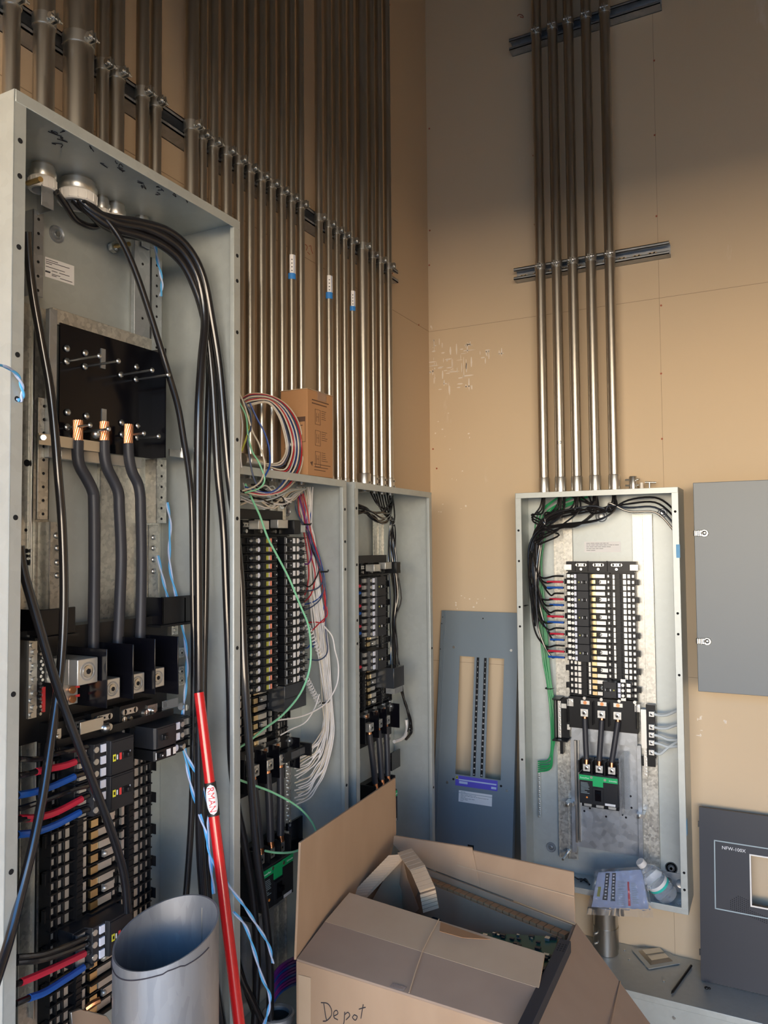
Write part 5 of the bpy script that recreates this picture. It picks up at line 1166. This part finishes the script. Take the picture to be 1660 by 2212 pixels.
for i in range(N):
    for j in range(-6,6):
        s0,s1=-.026+.052*i/N,-.026+.052*(i+1)/N
        def hw_(s):return 1.05*math.sqrt(max(0,1-(s/.026)**2))
        mb_ok=[on_pole(s0,hw_(s0)*j/6),on_pole(s0,hw_(s0)*(j+1)/6),on_pole(s1,hw_(s1)*(j+1)/6),on_pole(s1,hw_(s1)*j/6)]
        try:
            q=mb.quad(mb_ok);q.smooth=True
        except Exception:pass
lb_=build('oval_label',mb,'paper',PL)
tb=MB();tb.text('RMAN',Vector((0,0,0)),Vector((1,0,0)),Vector((0,1,0)),.0155,.0002,'CENTER')
for v in tb.bm.verts:
    x,y=v.co.x,v.co.y-.0055;v.co=on_pole(x,-y/.0112,.0012+v.co.z)
build('label_text',tb,'trip_red',lb_)
# ===================================================== deadfront cover leaning in the corner
f=EW
A0=f.p(.047,.012,1.3605);A1=f.p(.327,.012,1.3605);B0=f.p(.052,.145,.40);
dz=(B0-A0);dz.x=0;Hh=dz.length;dz.normalize();nn=X.cross(-dz).normalized()
if nn.y>0:nn=-nn
up=-dz;DF=thing('deadfront_cover','grey steel panel cover with two rows of white numbers, leaning in the room corner','panel cover',(A0+A1)/2+dz*Hh)
O=A0+dz*Hh;Wd=.285
def dp(x,z,w):return O+X*x+up*z+nn*w
class Fd:
    k='D'
    def p(s,u,w,z):return dp(u,z,w)
    def pk(s,px,py,w):
        q=onp(px,py,O+nn*w,nn)-O;return (q.dot(X),q.dot(up))
FD=Fd()
lw0=FD.pk(990,1418,0);lw1=FD.pk(1013,1672,0);rw0=FD.pk(1058,1420,0);rw1=FD.pk(1085,1690,0)
xa=FD.pk(994,1418,0)[0];xb=FD.pk(1026,1420,0)[0];xc=FD.pk(1057,1420,0)[0];xd=FD.pk(1090,1424,0)[0];zt_c=FD.pk(1040,1420,0)[1];zb_c=FD.pk(1030,1678,0)[1]
for z_,q in((0,0),):
    mb=MB();bx=lambda a,b,c,d:mb.box(FD,a,b,0,.002,c,d)
    bx(0,xa,0,Hh);bx(xd,Wd,0,Hh);bx(xa,xd,0,zb_c);bx(xa,xd,zt_c,Hh);bx(xb,xc,zb_c,zt_c)
    mb.box(FD,-.012,0,-.020,-.018,0,Hh);mb.box(FD,-.002,0,-.020,.002,0,Hh);mb.box(FD,Wd,Wd+.002,-.02,.002,0,Hh)
build('cover_plate',mb,'grey_blue_paint',DF)
mb=MB()
for x in(.006,.012):mb.box(FD,x,x+.0025,.002,.005,.0,Hh)
mb.box(FD,0,Wd,.002,.0028,FD.pk(1000,1393,0)[1],FD.pk(1000,1393,0)[1]+.0012);mb.box(FD,.012,Wd,.002,.0028,FD.pk(1000,1713,0)[1],FD.pk(1000,1713,0)[1]+.0012);build('edge_fold',mb,'grey_blue_paint',DF)
for side,x0 in((0,1033),(1,1048)):
    xx=FD.pk((1033,1049)[side],1430,.002)[0];s=build('number_strip',MB().box(FD,xx-.0045,xx+.0045,.002,.003,zb_c+.002,zt_c-.001),'black_plastic',DF)
    tb=MB();pz=(zt_c-zb_c-.003)/21
    for i in range(21):
        tb.text(str(2*i+1+side),dp(xx,zt_c-.003-(i+.72)*pz,.0031),X,up,.0066,.0001,'CENTER')
    build('numbers',tb,'white_ink',s)
a=FD.pk(985,1673,.002);b=FD.pk(1075,1712,.002)
s=build('blue_label',MB().box(FD,a[0],b[0],.002,.0026,b[1]+.004,a[1]-.002),'violet',DF);hgt=a[1]-b[1]-.006
build('label_bars',MB().box(FD,a[0]+.012,b[0]-.004,.0026,.003,b[1]+.004+hgt*.55,b[1]+.004+hgt*.68).box(FD,a[0]+.014,a[0]+.045,.0026,.003,b[1]+.004+hgt*.25,b[1]+.004+hgt*.48).box(FD,b[0]-.022,b[0]-.004,.0026,.003,b[1]+.004+hgt*.15,b[1]+.004+hgt*.36),'pale_blue',s)
build('emblem',MB().box(FD,a[0]+.001,a[0]+.010,.0026,.0032,a[1]-.014,a[1]-.003),'olive',s);build('emblem_mark',MB().box(FD,a[0]+.0038,a[0]+.0072,.0032,.0036,a[1]-.0105,a[1]-.0065),'black_plastic',s)
a=FD.pk(992,1704,.002);b=FD.pk(1063,1745,.002);label(DF,'rating_sheet',FD,a[0],b[0],.002,b[1]+.004,a[1]-.004,8)
mb=MB()
for x,y in((981,1398),(1105,1405),(967,1690),(1096,1708)):
    c=onp(x,y,O+nn*.002,nn);mb.cyl(c,c+nn*.002,.0045,seg=12)
build('cover_screw',mb,'zinc',DF)
mb=MB()
for x,y,r in((980,1683,.004),(1083,1698,.004),(1044,1336,.0025),(957,1333,.0018),(955,1347,.0018),(952,1402,.0018)):
    c=onp(x,y,O+nn*.002,nn);mb.cyl(c,c+nn*.0006,r,seg=10)
a=FD.pk(1011,1824,.002);mb.box(FD,a[0],a[0]+.022,.002,.0026,a[1]-.02,a[1]);build('hole',mb,'hole_dark',DF)
# ===================================================== grey cabinet door on the right
f=EW
GD=thing('wall_cabinet','plain grey steel cabinet with two chrome latches, at the right edge of the picture','cabinet',f.p(1.13,0,1.165))
build('body',MB().box(f,.920,1.34,.002,.110,1.160,1.7775),'grey_paint',GD)
build('door',MB().box(f,.9175,1.342,.110,.128,1.1575,1.7790),'grey_paint',GD,bev=.0015)
for x,y in((1515,1152),(1521,1385)):
    u,z=f.pk(x,y,.13);mb=MB();mb.cyl(f.p(u+.010,.128,z),f.p(u+.010,.136,z),.011,seg=18);mb.ball(f.p(u+.010,.137,z+.001),.007,(1,.6,1));
    mb.box(f,u-.020,u+.004,.130,.136,z-.008,z+.008);mb.cyl(f.p(u-.016,.134,z-.008),f.p(u-.016,.134,z+.008),.005,seg=12);mb.cyl(f.p(u-.006,.137,z-.009),f.p(u-.006,.137,z+.009),.003,seg=12)
    build('latch',mb,'zinc',GD,bev=.001)
# ===================================================== trough under the end wall with things on it
W=thing('wireway','long galvanized wiring trough along the foot of the end wall','wiring trough',EW.p(1.2,.13,.02))
build('lid',MB().box(EW,.20,2.2,.002,.262,.306,.310).box(EW,.20,2.2,.2595,.2625,.292,.3102),'box_steel',W,bev=.001)
build('trough_body',MB().box(EW,.203,2.2,.003,.256,.02,.306),'box_steel',W)
mb=MB()
for x,y in((1350,2053),(1360,2073),(1435,2120),(1395,2085)):
    c=onz(x,y,.310);mb.cyl(c,c+Z*.003,.0035,seg=10)
for x,y in((1394,2157),(1457,2198)):
    c=ony(x,y,D-.2565);mb.cyl(c,c-Y*.003,.0045,seg=10)
build('lid_screw',mb,'zinc',W)
N_=thing('pipe_nipple','short galvanized pipe joining the end wall enclosure to the trough below','pipe',EW.p(.622,.075,.311))
build('tube',MB().cyl(EW.p(.622,.075,.311),EW.p(.622,.075,.504),.0375,seg=36),'conduit_steel',N_)
build('coupling',MB().cyl(EW.p(.622,.075,.325),EW.p(.622,.075,.392),.0395,seg=36),'conduit_steel',N_);
cs=MB()
for z in(.345,.375):c=EW.p(.598,.106,z);cs.cyl(c,c+Vector((-.006,-.008,0)),.005,seg=10)
build('set_screw',cs,'zinc',N_)
Q=thing('box_cover','galvanized stamped cover plate lying on the trough lid','cover plate',onz(1418,2068,.312))
c=[onz(x,y,.3125) for x,y in((1365,2052),(1432,2042),(1470,2082),(1402,2094))]
build('plate',MB().prism(c,Z*.002),'box_steel',Q)
cc=(c[0]+c[1]+c[2]+c[3])/4;ins=[cc+(p-cc)*.72 for p in c];tp_=[cc+(p-cc)*.55+Z*.010 for p in c]
mb=MB();
for i in range(4):mb.quad([ins[i]+Z*.002,ins[(i+1)%4]+Z*.002,tp_[(i+1)%4],tp_[i]])
mb.quad(tp_);build('raised_panel',mb,'zinc',Q);build('rib',MB().tube([tp_[0].lerp(tp_[3],.5)+Z*.001,tp_[1].lerp(tp_[2],.5)+Z*.001],.002,6,1),'zinc',Q)
k=build('marker_pen',MB().cyl(onz(1494,2086,.315),onz(1454,2142,.315),.0036,seg=12).cyl(onz(1454,2142,.315),onz(1451,2146,.314),.0036,.0008,seg=12),'black_plastic',loc=onz(1474,2114,.311));tag(k,'thin black pen lying on the trough lid','pen')
k=build('rubber_grommet',MB().ball(onz(1527,2134,.3165),.006,(1,.8,.7)).ball(onz(1533,2135,.3165),.0045,(1,.9,.7)),'black_plastic',loc=onz(1528,2134,.311));tag(k,'tiny black rubber scrap on the trough lid, in front of the dark panel','scrap')
# ===================================================== dark fire panel cover leaning on the wall
f=EW
ZL=.312
a=f.pk(1503,1742,.045);bt=EW.p(.9065,.118,ZL);tpz=a[1]
O2=EW.p(.9035,.118,ZL);T2=EW.p(.895,.045,tpz);up2=(T2-O2);up2.x=0;H2=up2.length;up2.normalize();n2=X.cross(up2).normalized()
if n2.y>0:n2=-n2
class F2:
    k='D'
    def p(s,u,w,z):return O2+X*u+up2*z+n2*w
    def pk(s,px,py,w):
        q=onp(px,py,O2+n2*w,n2)-O2;return (q.dot(X),q.dot(up2))
G2=F2();DP=thing('alarm_panel_cover','dark charcoal equipment cover lettered NFW-100X, leaning on the wall at the right edge','panel cover',O2+X*.2)
wx,wz1=G2.pk(1623,1848,.0);_,wz0=G2.pk(1628,1956,.0)
WW=.42
mb=MB();mb.box(G2,0,wx,-.020,0,0,H2);mb.box(G2,wx,wx+.16,-.020,0,0,wz0);mb.box(G2,wx,wx+.16,-.020,0,wz1,H2);mb.box(G2,wx+.16,WW,-.020,0,0,H2)
build('cover',mb,'dark_paint',DP)
l0,lz1=G2.pk(1543,1814,.0);_,lz0=G2.pk(1549,1964,.0);lt=.0032
mb=MB();mb.box(G2,l0,l0+lt,0,.0006,lz0,lz1);mb.box(G2,l0,WW-.04,0,.0006,lz1-lt,lz1);mb.box(G2,l0,WW-.04,0,.0006,lz0,lz0+lt);build('border_line',mb,'line_grey',DP)
mb=MB();e=.004;mb.box(G2,wx-e,wx,-.001,.002,wz0-e,wz1+e);mb.box(G2,wx,wx+.16,-.001,.002,wz1,wz1+e);mb.box(G2,wx,wx+.16,-.001,.002,wz0-e,wz0);build('window_bezel',mb,'white_plastic',DP)
tx,tz=G2.pk(1560,1834,.0005);build('lettering',MB().text('NFW-100X',G2.p(tx,.0006,tz),X,up2,.0135,.0001),'white_ink',DP)
hb=MB()
for i in range(22):
    for j in range(9):
        if i+j*1.2<4:continue
        x,z=G2.pk(1578,1930,0);hx=x+i*.0052;hz=z-j*.0052-.0012*i
        if j<5 and hx>wx-.008:continue
        hb.box(G2,hx,hx+.0022,0,.0004,hz,hz+.0022)
build('speaker_grille',hb,'hole_dark',DP)
mb=MB();
for z in(G2.pk(1505,1780,0)[1],G2.pk(1512,2058,0)[1]):mb.box(G2,-.004,0,-.012,-.004,z-.008,z+.008)
build('hinge_tab',mb,'black_plastic',DP)
mb=MB()
for i in range(40):mb.box(G2,.008+i*.0098,.014+i*.0098,-.016,-.002,-.0015,0)
build('louver_edge',mb,'black_plastic',DP)
# ===================================================== bagged instructions and bottle in the end wall enclosure
f=EW
BG=thing('bagged_manual','clear plastic bag with folded printed instructions resting on the enclosure bottom lip','plastic bag',f.p(.68,.17,.51))
a=[f.at(1292,1884,.13),f.at(1388,1878,.13),f.at(1402,1966,.185),f.at(1278,1962,.185)]
nb=(a[1]-a[0]).cross(a[3]-a[0]).normalized()
if nb.y>0:nb=-nb
sh=build('folded_sheet',MB().prism(a,-nb*.012),'pale_blue',BG,bev=.002)
def q(s,t,e=.0008):return a[0].lerp(a[1],s).lerp(a[3].lerp(a[2],s),t)+nb*e
def qb(nm,mat,s0,s1,t0,t1):build(nm,MB().prism([q(s0,t0),q(s1,t0),q(s1,t1),q(s0,t1)],nb*.0003),mat,sh)
qb('dark_column','chip',.19,.28,.05,.78);qb('dark_column','chip',.34,.42,.05,.80);qb('red_stripe','trip_red',.66,.70,.30,.92);qb('yellow_mark','olive',.07,.13,.42,.68)
pb=MB();random.seed(8)
for i in range(14):
    t=.28+.045*i;pb.prism([q(.46,t),q(.46+random.uniform(.1,.18),t),q(.46+.14,t+.012),q(.46,t+.012)],nb*.0003)
for i in range(12):
    t=.34+.045*i;pb.prism([q(.74,t),q(.74+random.uniform(.06,.14),t),q(.84,t+.012),q(.74,t+.012)],nb*.0003)
build('fine_print',pb,'line_grey',sh)
wb_=MB()
for i in range(8):
    for c_ in(.235,.38):t=.10+.085*i;wb_.prism([q(c_-.02,t,.0013),q(c_+.02,t,.0013),q(c_+.02,t+.04,.0013),q(c_-.02,t+.04,.0013)],nb*.0003)
build('symbols',wb_,'paper',sh)
# the bag skin: a crumpled sheet a little off the paper, hanging below it
mb=MB();n1,n2_=26,22;gr=[];random.seed(2)
for j in range(n2_+1):
    row=[]
    for i in range(n1+1):
        s=-.05+1.12*i/n1;t=-.06+1.26*j/n2_
        cr_=.005+.004*math.sin(i*1.3+j*.6)*math.sin(j*.9-i*.5)+random.uniform(0,.0035)+(.012*abs(math.sin(i*1.7)) if t>1.02 else 0)
        p=a[0].lerp(a[1],s)+(a[3]-a[0]).lerp(a[2]-a[1],s)*t+nb*cr_
        row.append(mb.bm.verts.new(p))
    gr.append(row)
for j in range(n2_):
    for i in range(n1):q_=mb.bm.faces.new((gr[j][i],gr[j][i+1],gr[j+1][i+1],gr[j+1][i]));q_.smooth=(j<18)
build('bag_skin',mb,'clear_film',BG)
p=f.at(1384,1862,.135);q1=f.at(1452,1945,.075);ax=(q1-p).normalized();L=.19
BT=thing('water_bottle','clear plastic water bottle lying tilted in the lower right corner of the end wall enclosure','bottle',q1)
build('bottle_body',MB().lathe(p,ax,[(.012,.012),(.020,.0125),(.030,.020),(.042,.029),(.055,.033),(.060,.0335),(.062,.031),(.070,.0335),(.095,.0335),(.097,.0315),(.104,.0335),(.111,.0315),(.118,.0335),(.125,.0315),(.132,.0335),(.139,.031),(.142,.020),(.139,.0002)],32),'clear_pet',BT)
build('cap',MB().lathe(p,ax,[(-.003,.0002),(-.003,.0125),(0,.0138),(.013,.0138),(.013,.011)],24),'white_plastic',BT)
build('label_band',MB().lathe(p,ax,[(.074,.0338),(.093,.0338)],32),'paper',BT);build('label_stripe',MB().lathe(p,ax,[(.085,.0341),(.0935,.0341)],32),'teal_print',BT)
dimple(E4,f,1451,1875,.019)
for i in range(3):
    wire('scrap_wire','dark scrap of wire lying in the bottom of the end wall enclosure, %s of three'%ORD[i],[EW.p(.52+.012*i,.045+.012*i,.510),EW.p(.535+.01*i,.060-.006*i,.512),EW.p(.555+.01*i,.050+.015*i,.510)],.0025,'cable_black','wire scraps in the end wall enclosure')
# ---------------------------------------------------------------- light
w=bpy.data.worlds.new('world');scene.world=w;w.use_nodes=True
N=w.node_tree.nodes;Lk=w.node_tree.links;bg=N['Background'];
tc=N.new('ShaderNodeTexCoord');sp=N.new('ShaderNodeSeparateXYZ');Lk.new(tc.outputs['Generated'],sp.inputs[0])
rp=N.new('ShaderNodeValToRGB');Lk.new(sp.outputs['Z'],rp.inputs[0]);e=rp.color_ramp.elements
e[0].position=0.0;e[0].color=(1,.81,.60,1);e[1].position=.60;e[1].color=(.03,.085,.19,1)
for ps,c in((.075,(1,.84,.65,1)),(.14,(.50,.50,.46,1)),(.21,(.13,.22,.34,1)),(.34,(.035,.13,.31,1))):k_=e.new(ps);k_.color=c
Lk.new(rp.outputs[0],bg.inputs[0]);bg.inputs[1].default_value=12
po=bpy.data.lights.new('door_portal','AREA');po.shape='RECTANGLE';po.size=OX1-OX0;po.size_y=OZ;po.cycles.is_portal=True
o=bpy.data.objects.new('door_portal',po);col.objects.link(o);o.location=((OX0+OX1)/2,YB-.06,OZ/2);o.rotation_euler=(PI/2,0,0)
sn=bpy.data.lights.new('sun','SUN');sn.energy=5;sn.color=(1,.86,.68);sn.angle=.01
o=bpy.data.objects.new('sun',sn);col.objects.link(o);o.location=(0,-6,8);o.rotation_euler=Vector((-.30,-1.0,-.80)).to_track_quat('-Z','Y').to_euler()
# bounce of the sunlit yard comes from real ground; a ceiling lamp is off
scene.view_settings.view_transform='Standard';scene.view_settings.look='None';scene.view_settings.gamma=1;scene.view_settings.exposure=.70
scene.view_settings.use_curve_mapping=False
